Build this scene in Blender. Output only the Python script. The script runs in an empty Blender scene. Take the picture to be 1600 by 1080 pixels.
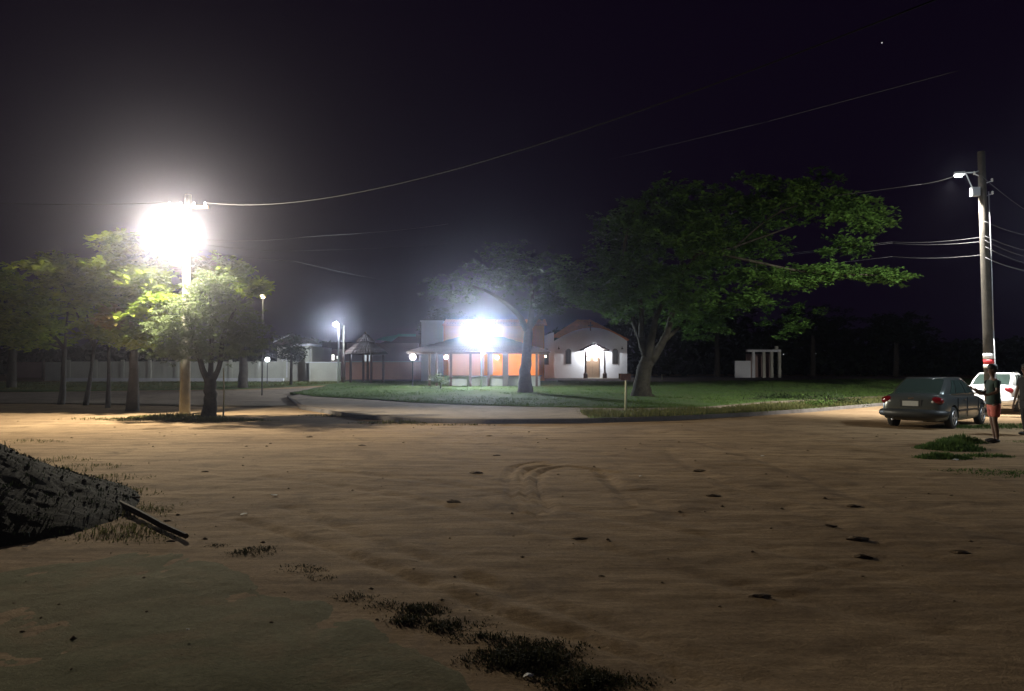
import bpy, bmesh, math, random
import numpy as np
from mathutils import Vector, Matrix, Quaternion

random.seed(7)
RNG = np.random.default_rng(7)
SC = bpy.context.scene
COL = SC.collection

# ------------------------------------------------------------------ camera
FPX, PITCH, CAMH = 1209.0, math.atan(35 / 1209.0), 1.7
cam_data = bpy.data.cameras.new("camera")
cam_data.sensor_width = 36.0
cam_data.lens = FPX / 1600 * 36
cam_data.clip_start, cam_data.clip_end = 0.05, 3000
cam = bpy.data.objects.new("camera", cam_data)
cam.location = (0, 0, CAMH)
cam.rotation_euler = (math.pi / 2 + PITCH, 0, 0)
COL.objects.link(cam)
SC.camera = cam

# ------------------------------------------------------------------ night sky
world = bpy.data.worlds.new("World")
SC.world = world
world.use_nodes = True
wn, wl = world.node_tree.nodes, world.node_tree.links
wn.clear()
wout = wn.new("ShaderNodeOutputWorld")
bg = wn.new("ShaderNodeBackground")
sky = wn.new("ShaderNodeTexSky")
sky.sky_type = 'NISHITA'
sky.sun_disc = False
sky.sun_elevation = math.radians(-6)
sky.sun_rotation = math.radians(200)
mixa = wn.new("ShaderNodeMix"); mixa.data_type = 'RGBA'; mixa.blend_type = 'ADD'
mixa.inputs[0].default_value = 1.0
wl.new(sky.outputs[0], mixa.inputs[6])
mixa.inputs[7].default_value = (0.052, 0.022, 0.095, 1)      # glow of a small town on thin cloud
# one bright planet
tc = wn.new("ShaderNodeTexCoord")
dot = wn.new("ShaderNodeVectorMath"); dot.operation = 'DOT_PRODUCT'
def ray(px, row):
    u, v = (px - 800) / FPX, (540 - row) / FPX
    c, s = math.cos(PITCH), math.sin(PITCH)
    return Vector((u, c - s * v, s + c * v))
dot.inputs[1].default_value = ray(1378, 67).normalized()
gt = wn.new("ShaderNodeMath"); gt.operation = 'GREATER_THAN'; gt.inputs[1].default_value = math.cos(0.0008)
wl.new(tc.outputs['Generated'], dot.inputs[0]); wl.new(dot.outputs['Value'], gt.inputs[0])
mul = wn.new("ShaderNodeMath"); mul.operation = 'MULTIPLY'; mul.inputs[1].default_value = 9.0
wl.new(gt.outputs[0], mul.inputs[0])
mixb = wn.new("ShaderNodeMix"); mixb.data_type = 'RGBA'; mixb.blend_type = 'ADD'; mixb.inputs[0].default_value = 1.0
wl.new(mixa.outputs[2], mixb.inputs[6]); wl.new(mul.outputs[0], mixb.inputs[7])
wl.new(mixb.outputs[2], bg.inputs[0])
bg.inputs[1].default_value = 0.05
wl.new(bg.outputs[0], wout.inputs[0])

SC.view_settings.view_transform = 'Standard'
SC.view_settings.look = 'None'
SC.view_settings.exposure = 0.15
SC.view_settings.gamma = 1.0
SC.view_settings.use_curve_mapping = False
SC.render.engine = 'CYCLES'
SC.cycles.use_denoising = True
SC.cycles.max_bounces = 6
SC.cycles.diffuse_bounces = 3
SC.cycles.glossy_bounces = 3
SC.cycles.transmission_bounces = 4
SC.cycles.volume_bounces = 0
SC.cycles.sample_clamp_indirect = 3.0
SC.cycles.use_light_tree = True

# lamps: every watt in one place
LW = dict(main=9200, kiosk=3600, right=14500, off=1000, far=1500, globe=110, porch=520, yellow=60)
HAZE_DENSITY, HAZE_G = 0.00100, 0.955

# ------------------------------------------------------------------ helpers
def sstep(t):
    t = np.clip(t, 0, 1)
    return t * t * (3 - 2 * t)

def gz(y):
    """broad lie of the land: flat crossing, square slightly higher"""
    return 0.7 * float(sstep((y - 33) / 42.0))

def W(px, row, d):
    r = ray(px, row)
    k = d / r.y
    return Vector((r.x * k, d, CAMH + r.z * k))

def D(row):
    """depth at which the ground shows on this row"""
    lo, hi = 2.0, 290.0
    for _ in range(50):
        m = (lo + hi) / 2
        if W(800, row, m).z > gz(m): lo = m
        else: hi = m
    return (lo + hi) / 2

def G(px, d, dz=0.0):
    p = W(px, 540, d)
    return Vector((p.x, d, gz(d) + dz))

def GR(px, row, dz=0.0):
    return G(px, D(row), dz)

_P = RNG.random((256, 256))
def vnoise(x, y):
    x = np.asarray(x, float); y = np.asarray(y, float)
    xi, yi = np.floor(x).astype(int), np.floor(y).astype(int)
    fx, fy = sstep(x - xi), sstep(y - yi)
    a = _P[xi % 256, yi % 256]; b = _P[(xi + 1) % 256, yi % 256]
    c = _P[xi % 256, (yi + 1) % 256]; d = _P[(xi + 1) % 256, (yi + 1) % 256]
    return (a * (1 - fx) + b * fx) * (1 - fy) + (c * (1 - fx) + d * fx) * fy - 0.5

def fbm(x, y, o=4):
    s, a = 0, 1.0
    for i in range(o):
        s = s + a * vnoise(x * 2 ** i + 17.3 * i, y * 2 ** i + 5.1 * i); a *= 0.5
    return s

# ---- materials
def mat(name, col, rough=0.8, metal=0.0, noise=0.0, nscale=4.0, bump=0.0, bscale=40.0, col2=None, spec=0.5, emit=None, estr=0.0, alpha=None, transl=0.0, coat=0.0):
    m = bpy.data.materials.new(name)
    m.use_nodes = True
    nt = m.node_tree; n, l = nt.nodes, nt.links
    b = n["Principled BSDF"]
    b.inputs['Base Color'].default_value = (*col, 1)
    b.inputs['Roughness'].default_value = rough
    b.inputs['Metallic'].default_value = metal
    b.inputs['Specular IOR Level'].default_value = spec
    b.inputs['Coat Weight'].default_value = coat
    if emit:
        b.inputs['Emission Color'].default_value = (*emit, 1)
        b.inputs['Emission Strength'].default_value = estr
    t = n.new("ShaderNodeNewGeometry")
    if noise > 0 or col2:
        nz = n.new("ShaderNodeTexNoise"); nz.inputs['Scale'].default_value = nscale
        nz.inputs['Detail'].default_value = 8; nz.inputs['Roughness'].default_value = 0.65
        l.new(t.outputs['Position'], nz.inputs['Vector'])
        cr = n.new("ShaderNodeValToRGB")
        c2 = col2 or tuple(c * (1 - noise) for c in col)
        cr.color_ramp.elements[0].position = 0.35; cr.color_ramp.elements[1].position = 0.65
        cr.color_ramp.elements[0].color = (*c2, 1)
        cr.color_ramp.elements[1].color = (*col, 1)
        l.new(nz.outputs['Fac'], cr.inputs[0]); l.new(cr.outputs[0], b.inputs['Base Color'])
    if bump > 0:
        nb = n.new("ShaderNodeTexNoise"); nb.inputs['Scale'].default_value = bscale
        nb.inputs['Detail'].default_value = 6
        l.new(t.outputs['Position'], nb.inputs['Vector'])
        bp = n.new("ShaderNodeBump"); bp.inputs['Strength'].default_value = bump; bp.inputs['Distance'].default_value = 0.02
        l.new(nb.outputs['Fac'], bp.inputs['Height']); l.new(bp.outputs[0], b.inputs['Normal'])
    if transl > 0:
        tr = n.new("ShaderNodeBsdfTranslucent"); mx = n.new("ShaderNodeMixShader"); mx.inputs[0].default_value = transl
        if noise > 0 or col2: l.new(cr.outputs[0], tr.inputs[0])
        else: tr.inputs[0].default_value = (*col, 1)
        l.new(b.outputs[0], mx.inputs[1]); l.new(tr.outputs[0], mx.inputs[2])
        l.new(mx.outputs[0], n["Material Output"].inputs['Surface'])
    return m

def ground_mat(name, ca, cb, cc, grain=1.0, rough=0.95, streak=False):
    """three scales of colour and a fine grain relief"""
    m = mat(name, ca, rough=rough, spec=0.03)
    nt = m.node_tree; n, l = nt.nodes, nt.links
    b = n["Principled BSDF"]
    t = n.new("ShaderNodeNewGeometry")
    def nz(scale, detail, rough=0.6, dist=0.0):
        q = n.new("ShaderNodeTexNoise"); q.inputs['Scale'].default_value = scale
        q.inputs['Detail'].default_value = detail; q.inputs['Roughness'].default_value = rough
        q.inputs['Distortion'].default_value = dist
        l.new(t.outputs['Position'], q.inputs['Vector']); return q
    def ramp(src, p0, p1, c0, c1):
        r = n.new("ShaderNodeValToRGB")
        r.color_ramp.elements[0].position = p0; r.color_ramp.elements[1].position = p1
        r.color_ramp.elements[0].color = (*c0, 1); r.color_ramp.elements[1].color = (*c1, 1)
        l.new(src.outputs['Fac'], r.inputs[0]); return r
    r1 = ramp(nz(0.22, 6, 0.6, 0.6), 0.38, 0.64, cb, ca)
    r2 = ramp(nz(1.3, 9, 0.7, 0.4), 0.50, 0.72, (0, 0, 0), (1, 1, 1))
    mx = n.new("ShaderNodeMix"); mx.data_type = 'RGBA'
    l.new(r2.outputs[0], mx.inputs[0]); l.new(r1.outputs[0], mx.inputs[6]); mx.inputs[7].default_value = (*cc, 1)
    r3 = ramp(nz(26, 8, 0.8), 0.30, 0.70, (0.62, 0.62, 0.62), (1.12, 1.12, 1.12))
    m2 = n.new("ShaderNodeMix"); m2.data_type = 'RGBA'; m2.blend_type = 'MULTIPLY'; m2.inputs[0].default_value = 1
    l.new(mx.outputs[2], m2.inputs[6]); l.new(r3.outputs[0], m2.inputs[7])
    last = m2
    if streak:
        for sc_v, rot, lo, hi, cl in (((.16, 1.5, 1), .28, .40, .62, .76), ((.5, 5, 1), -.15, .38, .66, .80), ((.35, 2.6, 1), .75, .36, .60, .80)):
            mp = n.new("ShaderNodeMapping"); mp.inputs['Scale'].default_value = sc_v; mp.inputs['Rotation'].default_value = (0, 0, rot)
            l.new(t.outputs['Position'], mp.inputs['Vector'])
            q = nz(1.0, 10, .72, 2.2); l.new(mp.outputs[0], q.inputs['Vector'])
            rr_ = ramp(q, lo, hi, (cl, cl * .98, cl * .96), (1.06, 1.06, 1.06))
            m3 = n.new("ShaderNodeMix"); m3.data_type = 'RGBA'; m3.blend_type = 'MULTIPLY'; m3.inputs[0].default_value = 1
            l.new(last.outputs[2], m3.inputs[6]); l.new(rr_.outputs[0], m3.inputs[7]); last = m3
    l.new(last.outputs[2], b.inputs['Base Color'])
    b1 = n.new("ShaderNodeBump"); b1.inputs['Strength'].default_value = 0.7 * grain; b1.inputs['Distance'].default_value = 0.02
    b2 = n.new("ShaderNodeBump"); b2.inputs['Strength'].default_value = 0.8 * grain; b2.inputs['Distance'].default_value = 0.01
    l.new(nz(9, 9, 0.75).outputs['Fac'], b1.inputs['Height'])
    l.new(nz(60, 5, 0.7).outputs['Fac'], b2.inputs['Height'])
    l.new(b1.outputs[0], b2.inputs['Normal']); l.new(b2.outputs[0], b.inputs['Normal'])
    return m

def emis(name, col, s):
    m = bpy.data.materials.new(name); m.use_nodes = True
    n, l = m.node_tree.nodes, m.node_tree.links
    n.remove(n["Principled BSDF"])
    e = n.new("ShaderNodeEmission"); e.inputs[0].default_value = (*col, 1); e.inputs[1].default_value = s
    l.new(e.outputs[0], n["Material Output"].inputs[0]); return m

M = dict(
    dirt=ground_mat('packed_dirt', (0.47, 0.335, 0.20), (0.35, 0.245, 0.148), (0.22, 0.152, 0.095), streak=True),
    slab=ground_mat('worn_concrete', (0.215, 0.180, 0.105), (0.155, 0.145, 0.078), (0.26, 0.185, 0.105), 1.0),
    pave=ground_mat('pale_pavement', (0.34, 0.28, 0.22), (0.25, 0.20, 0.155), (0.15, 0.12, 0.09), 0.7),
    asphalt=ground_mat('grey_path', (0.20, 0.18, 0.165), (0.15, 0.13, 0.12), (0.09, 0.075, 0.06), 0.5),
    lawn=ground_mat('lawn_soil', (0.09, 0.14, 0.05), (0.065, 0.105, 0.035), (0.13, 0.12, 0.06), 1.0),
    heap=ground_mat('shade_dark_soil', (0.009, 0.0075, 0.006), (0.007, 0.006, 0.005), (0.007, 0.007, 0.005), 1.2),  # heap soil and rubble near black: shade put into the colour
    grass=mat('grass_blade', (0.10, 0.16, 0.04), 0.7, col2=(0.05, 0.085, 0.022), nscale=3, transl=0.3, spec=0.06),
    drygrass=mat('dry_grass_blade', (0.16, 0.15, 0.06), 0.8, col2=(0.08, 0.09, 0.03), nscale=6, transl=0.25, spec=0.06),
    leafm=mat('dusky_leaf', (0.045, 0.08, 0.025), 0.6, col2=(0.02, 0.04, 0.012), nscale=1.3, transl=0.25, spec=0.1),
    weed=mat('dull_weed', (0.06, 0.055, 0.028), 0.9, col2=(0.03, 0.032, 0.015), nscale=9, transl=0.2, spec=0.05),
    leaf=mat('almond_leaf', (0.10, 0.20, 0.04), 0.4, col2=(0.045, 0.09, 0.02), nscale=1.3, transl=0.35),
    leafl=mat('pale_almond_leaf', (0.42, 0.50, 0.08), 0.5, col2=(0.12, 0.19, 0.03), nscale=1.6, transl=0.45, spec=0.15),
    leafr=mat('rusty_leaf', (0.30, 0.20, 0.04), 0.5, col2=(0.22, 0.22, 0.05), nscale=4, transl=0.35),
    leaff=mat('feathery_leaf', (0.13, 0.165, 0.07), 0.6, col2=(0.08, 0.11, 0.045), nscale=2, transl=0.3, spec=0.06),
    leafd=mat('dark_far_leaf', (0.03, 0.045, 0.02), 0.7, col2=(0.018, 0.028, 0.012), nscale=1, transl=0.15, spec=0.06),
    bark=mat('bark', (0.055, 0.05, 0.037), 0.95, col2=(0.018, 0.016, 0.011), nscale=4, bump=1.0, bscale=9, spec=0.1),
    barkd=mat('dark_bark', (0.060, 0.050, 0.040), 0.95, col2=(0.03, 0.025, 0.02), nscale=5, bump=1.0, bscale=18),
    concrete=mat('pole_concrete', (0.22, 0.21, 0.17), 0.9, noise=0.3, nscale=3, bump=0.3),
    polewood=mat('weathered_pole', (0.065, 0.055, 0.042), 0.9, noise=0.45, nscale=5, bump=0.6, bscale=25),
    white=mat('white_render', (0.74, 0.75, 0.78), 0.85, noise=0.10, nscale=0.8, bump=0.1),
    cream=mat('cream_render', (0.55, 0.55, 0.47), 0.85, noise=0.18, nscale=0.7, bump=0.1),
    pinkwall=mat('pink_render', (0.42, 0.30, 0.27), 0.9, noise=0.2, nscale=0.8),
    salmon=mat('salmon_render', (0.60, 0.33, 0.22), 0.85, noise=0.15, nscale=0.8),
    orange=mat('orange_render', (0.90, 0.27, 0.025), 0.8, noise=0.12, nscale=0.8),
    terracotta=mat('terracotta', (0.78, 0.26, 0.08), 0.8, noise=0.3, nscale=3),
    tiledark=mat('aged_tile', (0.095, 0.062, 0.052), 0.85, noise=0.4, nscale=3),
    teal=mat('teal_paint', (0.10, 0.42, 0.36), 0.6, noise=0.15),
    timber=mat('dark_timber', (0.10, 0.055, 0.035), 0.7, noise=0.3, nscale=6),
    door=mat('brown_door', (0.20, 0.13, 0.08), 0.6, noise=0.2, nscale=6),
    darkglass=mat('dark_glass', (0.02, 0.022, 0.025), 0.3, spec=0.3),
    frame=mat('window_frame', (0.07, 0.06, 0.055), 0.6),
    iron=mat('dark_iron', (0.05, 0.05, 0.05), 0.5, metal=0.6),
    zinc=mat('galvanised_steel', (0.55, 0.56, 0.58), 0.45, metal=0.5),
    cable=mat('cable_sheath', (0.02, 0.02, 0.02), 0.8, spec=.2),
    cablel=mat('bare_cable', (0.06, 0.06, 0.065), 0.6),
    porcelain=mat('porcelain', (0.7, 0.68, 0.62), 0.3),
    silver=mat('silver_green_paint', (0.115, 0.128, 0.125), 0.28, metal=0.6, coat=0.7),
    carwhite=mat('white_paint', (0.72, 0.73, 0.74), 0.35, coat=0.5),
    carglass=mat('car_glass', (0.03, 0.045, 0.04), 0.06, spec=0.9),
    rubber=mat('rubber', (0.018, 0.018, 0.018), 0.85),
    alloy=mat('alloy', (0.42, 0.42, 0.42), 0.4, metal=0.7),
    bumper=mat('bumper_plastic', (0.022, 0.024, 0.025), 0.5),
    redlens=mat('red_lens', (0.14, 0.006, 0.009), 0.15, spec=0.8),
    clearlens=mat('clear_lens', (0.6, 0.6, 0.6), 0.1, spec=0.8),
    plate=mat('plate', (0.42, 0.43, 0.42), 0.5),
    chrome=mat('chrome', (0.6, 0.6, 0.6), 0.15, metal=1.0),
    skin=mat('skin', (0.12, 0.065, 0.042), 0.55),
    hair=mat('hair', (0.012, 0.01, 0.009), 0.6),
    shirt=mat('dark_green_cloth', (0.022, 0.045, 0.035), 0.9, noise=0.3, nscale=12),
    shorts=mat('coral_cloth', (0.50, 0.13, 0.10), 0.9, noise=0.2, nscale=12),
    black=mat('black_cloth', (0.02, 0.02, 0.024), 0.9),
    shoe=mat('shoe', (0.03, 0.028, 0.026), 0.7),
    signred=mat('faded_sign', (0.22, 0.10, 0.075), 0.8, noise=0.4, nscale=9),
    stake=mat('pale_post', (0.42, 0.42, 0.28), 0.8, noise=0.25, nscale=6),
    rwhite=mat('white_band', (0.8, 0.8, 0.8), 0.5), rred=mat('red_band', (0.6, 0.04, 0.05), 0.5),
    plank=mat('old_plank', (0.055, 0.038, 0.025), 0.9, noise=0.4, nscale=8, spec=0.06),
    litter=mat('paper_scrap', (0.65, 0.63, 0.58), 0.8),
    clod=mat('clod', (0.19, 0.135, 0.085), 0.95, noise=0.3, nscale=20, bump=0.6, spec=0.06),
    glow=emis('lamp_lens', (0.93, 0.96, 1.0), 60.0), glowb=emis('flood_lens', (0.85, 0.93, 1.0), 60.0),
    glowf=emis('far_lens', (0.85, 0.93, 1.0), 30.0), globe=emis('opal_globe', (0.93, 0.96, 1.0), 12.0),
    warm=emis('warm_bulb', (1.0, 0.80, 0.5), 8.0), litwin=emis('lit_window', (1.0, 0.97, 0.9), 1.6),
    litdim=emis('dim_window', (0.9, 0.95, 1.0), 0.55),
)

# ---- mesh builder
class MB:
    def __init__(s): s.v, s.f, s.n = [], [], 0
    def add(s, vs, fs):
        b = s.n; s.v.extend([tuple(p) for p in vs]); s.n += len(vs)
        s.f.extend([tuple(i + b for i in f) for f in fs]); return s
    def box(s, c, size, rz=0.0, rx=0.0):
        x, y, z = [k / 2 for k in size]
        R = Matrix.Rotation(rz, 3, 'Z') @ Matrix.Rotation(rx, 3, 'X')
        vs = [Vector(c) + R @ Vector((sx * x, sy * y, sz * z)) for sx in (-1, 1) for sy in (-1, 1) for sz in (-1, 1)]
        return s.add(vs, [(0, 1, 3, 2), (4, 6, 7, 5), (0, 4, 5, 1), (2, 3, 7, 6), (0, 2, 6, 4), (1, 5, 7, 3)])
    def b2(s, a, b):
        return s.box([(p + q) / 2 for p, q in zip(a, b)], [abs(q - p) for p, q in zip(a, b)])
    def tube(s, pts, rad, n=8, cap=True):
        pts = [Vector(p) for p in pts]
        if not hasattr(rad, '__len__'): rad = [rad] * len(pts)
        rings = []; up = None
        for i, p in enumerate(pts):
            t = (pts[min(i + 1, len(pts) - 1)] - pts[max(i - 1, 0)])
            if t.length < 1e-9: t = Vector((0, 0, 1))
            t.normalize()
            if up is None: up = t.orthogonal().normalized()
            up = (up - t * up.dot(t))
            up = up.normalized() if up.length > 1e-6 else t.orthogonal().normalized()
            w = t.cross(up)
            rings.append([p + (up * math.cos(a) + w * math.sin(a)) * rad[i] for a in [2 * math.pi * k / n for k in range(n)]])
        vs = [q for r in rings for q in r]; fs = []
        for i in range(len(pts) - 1):
            for k in range(n):
                a, b = i * n + k, i * n + (k + 1) % n
                fs.append((a, b, b + n, a + n))
        if cap: fs += [tuple(range(n))[::-1], tuple(range((len(pts) - 1) * n, len(pts) * n))]
        return s.add(vs, fs)
    def lathe(s, c, prof, n=16, axis='Z'):
        vs = []
        for r, h in prof:
            for k in range(n):
                a = 2 * math.pi * k / n
                if axis == 'Z': vs.append((c[0] + r * math.cos(a), c[1] + r * math.sin(a), c[2] + h))
                else: vs.append((c[0] + r * math.cos(a), c[1] + h, c[2] + r * math.sin(a)))
        fs = [(i * n + k, i * n + (k + 1) % n, (i + 1) * n + (k + 1) % n, (i + 1) * n + k) for i in range(len(prof) - 1) for k in range(n)]
        fs += [tuple(range(n))[::-1], tuple(range((len(prof) - 1) * n, len(prof) * n))]
        return s.add(vs, fs)
    def ball(s, c, r, n=14, m=8, sq=(1, 1, 1)):
        prof = [(max(1e-3, math.sin(math.pi * i / m)) , -math.cos(math.pi * i / m)) for i in range(m + 1)]
        vs = [(c[0] + p * r * sq[0] * math.cos(2 * math.pi * k / n), c[1] + p * r * sq[1] * math.sin(2 * math.pi * k / n), c[2] + h * r * sq[2]) for p, h in prof for k in range(n)]
        fs = [(i * n + k, i * n + (k + 1) % n, (i + 1) * n + (k + 1) % n, (i + 1) * n + k) for i in range(m) for k in range(n)]
        return s.add(vs, fs)
    def prism(s, poly, vec):
        """poly: 3D points of a planar outline, extruded by vec"""
        n = len(poly); vec = Vector(vec)
        vs = [Vector(p) for p in poly] + [Vector(p) + vec for p in poly]
        fs = [tuple(range(n))[::-1], tuple(range(n, 2 * n))] + [(i, (i + 1) % n, (i + 1) % n + n, i + n) for i in range(n)]
        return s.add(vs, fs)
    def build(s, name, m, parent=None, smooth=False, loc=None, fix=True):
        me = bpy.data.meshes.new(name)
        me.from_pydata(s.v, [], s.f)
        if fix:
            bm = bmesh.new(); bm.from_mesh(me); bmesh.ops.recalc_face_normals(bm, faces=bm.faces[:]); bm.to_mesh(me); bm.free()
        return link(me, name, m, parent, smooth, loc)

def link(me, name, m, parent=None, smooth=False, loc=None):
    me.materials.clear(); me.materials.append(M[m] if isinstance(m, str) else m)
    if smooth: me.polygons.foreach_set('use_smooth', [True] * len(me.polygons))
    o = bpy.data.objects.new(name, me); COL.objects.link(o)
    if parent is not None:
        o.parent = parent
        if loc is None: loc = (0, 0, 0)
        o.location = loc
    elif loc is not None: o.location = loc
    return o

def tag(o, label=None, cat=None, group=None, kind=None):
    if label: o['label'] = label
    if cat: o['category'] = cat
    if group: o['group'] = group
    if kind: o['kind'] = kind
    return o

def thing(name, label, cat, loc=(0, 0, 0), rz=0.0, group=None):
    o = bpy.data.objects.new(name, None); COL.objects.link(o)
    o.location = loc; o.rotation_euler = (0, 0, rz); o.empty_display_size = 0.2
    return tag(o, label, cat, group)

def copy_tree(o, parent=None):
    c = o.copy(); COL.objects.link(c); c.parent = parent
    for ch in list(o.children): copy_tree(ch, c)
    return c

def npmesh(name, v, f, m, parent=None, smooth=False):
    """v (N,3); f (K,3|4)"""
    me = bpy.data.meshes.new(name)
    k, w = f.shape
    me.vertices.add(len(v)); me.vertices.foreach_set('co', v.astype(np.float32).ravel())
    me.loops.add(k * w); me.loops.foreach_set('vertex_index', f.astype(np.int32).ravel())
    me.polygons.add(k); me.polygons.foreach_set('loop_start', np.arange(0, k * w, w, dtype=np.int32))
    me.update(calc_edges=True)
    return link(me, name, m, parent, smooth)

def flood(ld, aim, wide, back, wing, up=1.0):
    """luminaire distribution: bright towards aim, 'back' of that behind; wing lifts the flat angles"""
    ld.use_nodes = True
    n, l = ld.node_tree.nodes, ld.node_tree.links
    e = n['Emission']
    g = n.new('ShaderNodeNewGeometry')
    def dotp(v):
        d = n.new('ShaderNodeVectorMath'); d.operation = 'DOT_PRODUCT'; d.inputs[1].default_value = Vector(v).normalized()
        l.new(g.outputs['Incoming'], d.inputs[0]); return d.outputs['Value']
    mr = n.new('ShaderNodeMapRange'); mr.interpolation_type = 'SMOOTHSTEP'
    mr.inputs['From Min'].default_value = -wide; mr.inputs['From Max'].default_value = .55
    mr.inputs['To Min'].default_value = back; mr.inputs['To Max'].default_value = 1
    l.new(dotp(aim), mr.inputs['Value'])
    m2 = n.new('ShaderNodeMapRange'); m2.interpolation_type = 'SMOOTHSTEP'
    m2.inputs['From Min'].default_value = .12; m2.inputs['From Max'].default_value = .75
    m2.inputs['To Min'].default_value = wing; m2.inputs['To Max'].default_value = 1
    l.new(dotp((0, 0, -1)), m2.inputs['Value'])
    mm = n.new('ShaderNodeMath'); mm.operation = 'MULTIPLY'
    m3 = n.new('ShaderNodeMapRange'); m3.interpolation_type = 'SMOOTHSTEP'
    m3.inputs['From Min'].default_value = .05; m3.inputs['From Max'].default_value = .5
    m3.inputs['To Min'].default_value = 1; m3.inputs['To Max'].default_value = up
    l.new(dotp((0, 0, 1)), m3.inputs['Value'])
    m4 = n.new('ShaderNodeMath'); m4.operation = 'MULTIPLY'
    l.new(mr.outputs[0], mm.inputs[0]); l.new(m2.outputs[0], mm.inputs[1])
    l.new(mm.outputs[0], m4.inputs[0]); l.new(m3.outputs[0], m4.inputs[1]); l.new(m4.outputs[0], e.inputs['Strength'])

def lamp(name, p, watt, col=(1, 1, 1), r=0.12, parent=None, spot=None, aim=None, blend=0.6):
    ld = bpy.data.lights.new(name, 'SPOT' if spot else 'POINT')
    ld.energy = watt; ld.color = col; ld.shadow_soft_size = r
    o = bpy.data.objects.new(name, ld); COL.objects.link(o)
    o.location = p
    if spot:
        ld.spot_size = math.radians(spot); ld.spot_blend = blend
        o.rotation_mode = 'QUATERNION'; o.rotation_quaternion = Vector(aim).to_track_quat('-Z', 'Y')
    if parent is not None:
        o.parent = parent; o.location = Vector(p)
    return o

# ------------------------------------------------------------------ ground
TRACKS = []   # polylines of tyre ruts (x, y), half width, depth
def track(pts_pr, w, dep):
    P = [GR(px, row) for px, row in pts_pr]
    P = [(p.x, p.y) for p in P]
    out = []
    for i in range(len(P) - 1):
        p0 = P[max(i - 1, 0)]; p1, p2 = P[i], P[i + 1]; p3 = P[min(i + 2, len(P) - 1)]
        for k in range(6):
            t = k / 6
            out.append(tuple(0.5 * ((2 * p1[j]) + (-p0[j] + p2[j]) * t + (2 * p0[j] - 5 * p1[j] + 4 * p2[j] - p3[j]) * t * t + (-p0[j] + 3 * p1[j] - 3 * p2[j] + p3[j]) * t ** 3) for j in (0, 1)))
    out.append(P[-1]); TRACKS.append((out, w, dep))
track([(812, 800), (800, 770), (795, 745), (808, 728), (850, 722)], 0.055, 0.085)
track([(838, 805), (820, 772), (815, 748), (828, 733), (860, 727)], 0.055, 0.085)
track([(860, 800), (842, 770), (838, 750), (850, 735), (890, 729), (960, 738)], 0.055, 0.085)
track([(985, 790), (960, 760), (945, 742), (930, 736)], 0.055, 0.085)
track([(1085, 822), (1035, 795), (985, 768), (940, 745)], 0.14, 0.035)
track([(1100, 1075), (960, 1015), (760, 950), (620, 895), (500, 850), (380, 810)], 0.07, 0.05)
track([(1180, 1075), (1000, 1000), (820, 935), (680, 880), (560, 835), (450, 790)], 0.09, 0.04)
track([(1500, 1000), (1300, 950), (1050, 890), (820, 820), (600, 770), (420, 745)], 0.12, 0.03)
track([(1590, 960), (1380, 900), (1150, 850), (900, 800), (700, 755), (500, 735)], 0.12, 0.03)
track([(1590, 905), (1400, 860), (1250, 800), (1100, 740), (1040, 700)], 0.13, 0.035)
track([(1590, 850), (1420, 800), (1300, 760), (1180, 715), (1090, 690)], 0.13, 0.035)
track([(1400, 720), (1250, 712), (1100, 708), (900, 690), (650, 680), (450, 672)], 0.16, 0.03)
track([(1450, 745), (1250, 730), (1050, 722), (850, 700), (600, 690), (380, 690)], 0.16, 0.03)
track([(1380, 700), (1280, 685), (1150, 678), (1000, 676)], 0.20, 0.045)
track([(330, 850), (268, 880), (262, 900)], 0.05, 0.015)

for k_ in range(6):      # older, fainter wheel marks sweeping through the crossing, in pairs
    a_ = random.uniform(.15, 1.0); x_, y_ = random.uniform(-1, 7), random.uniform(5.5, 11)
    cv = random.uniform(-.05, .05)
    for off in (0, 1.45):
        pts_ = []
        for q_ in range(-6, 7):
            an = a_ + cv * q_
            px_, py_ = x_ + math.cos(an) * q_ * 1.3 - math.sin(an) * off, y_ + math.sin(an) * q_ * 1.3 * .6 + math.cos(an) * off
            if py_ > 3.2 and (px_ > 1.0 or py_ > 7.6): pts_.append((px_, py_))
        if len(pts_) > 2:
            TRACKS.append((pts_, .045, .008)); TRACKS.append(([(a + .10, b + .03) for a, b in pts_], .04, .006))

def axis(segs):
    out = []
    for a, b, s in segs:
        k = max(1, int(round((b - a) / s))); out += list(np.linspace(a, b, k, endpoint=False))
    out.append(segs[-1][1]); return np.array(out)

def interp(pts, x):
    xs = [p[0] for p in pts]; ys = [p[1] for p in pts]
    return np.interp(x, xs, ys)

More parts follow.
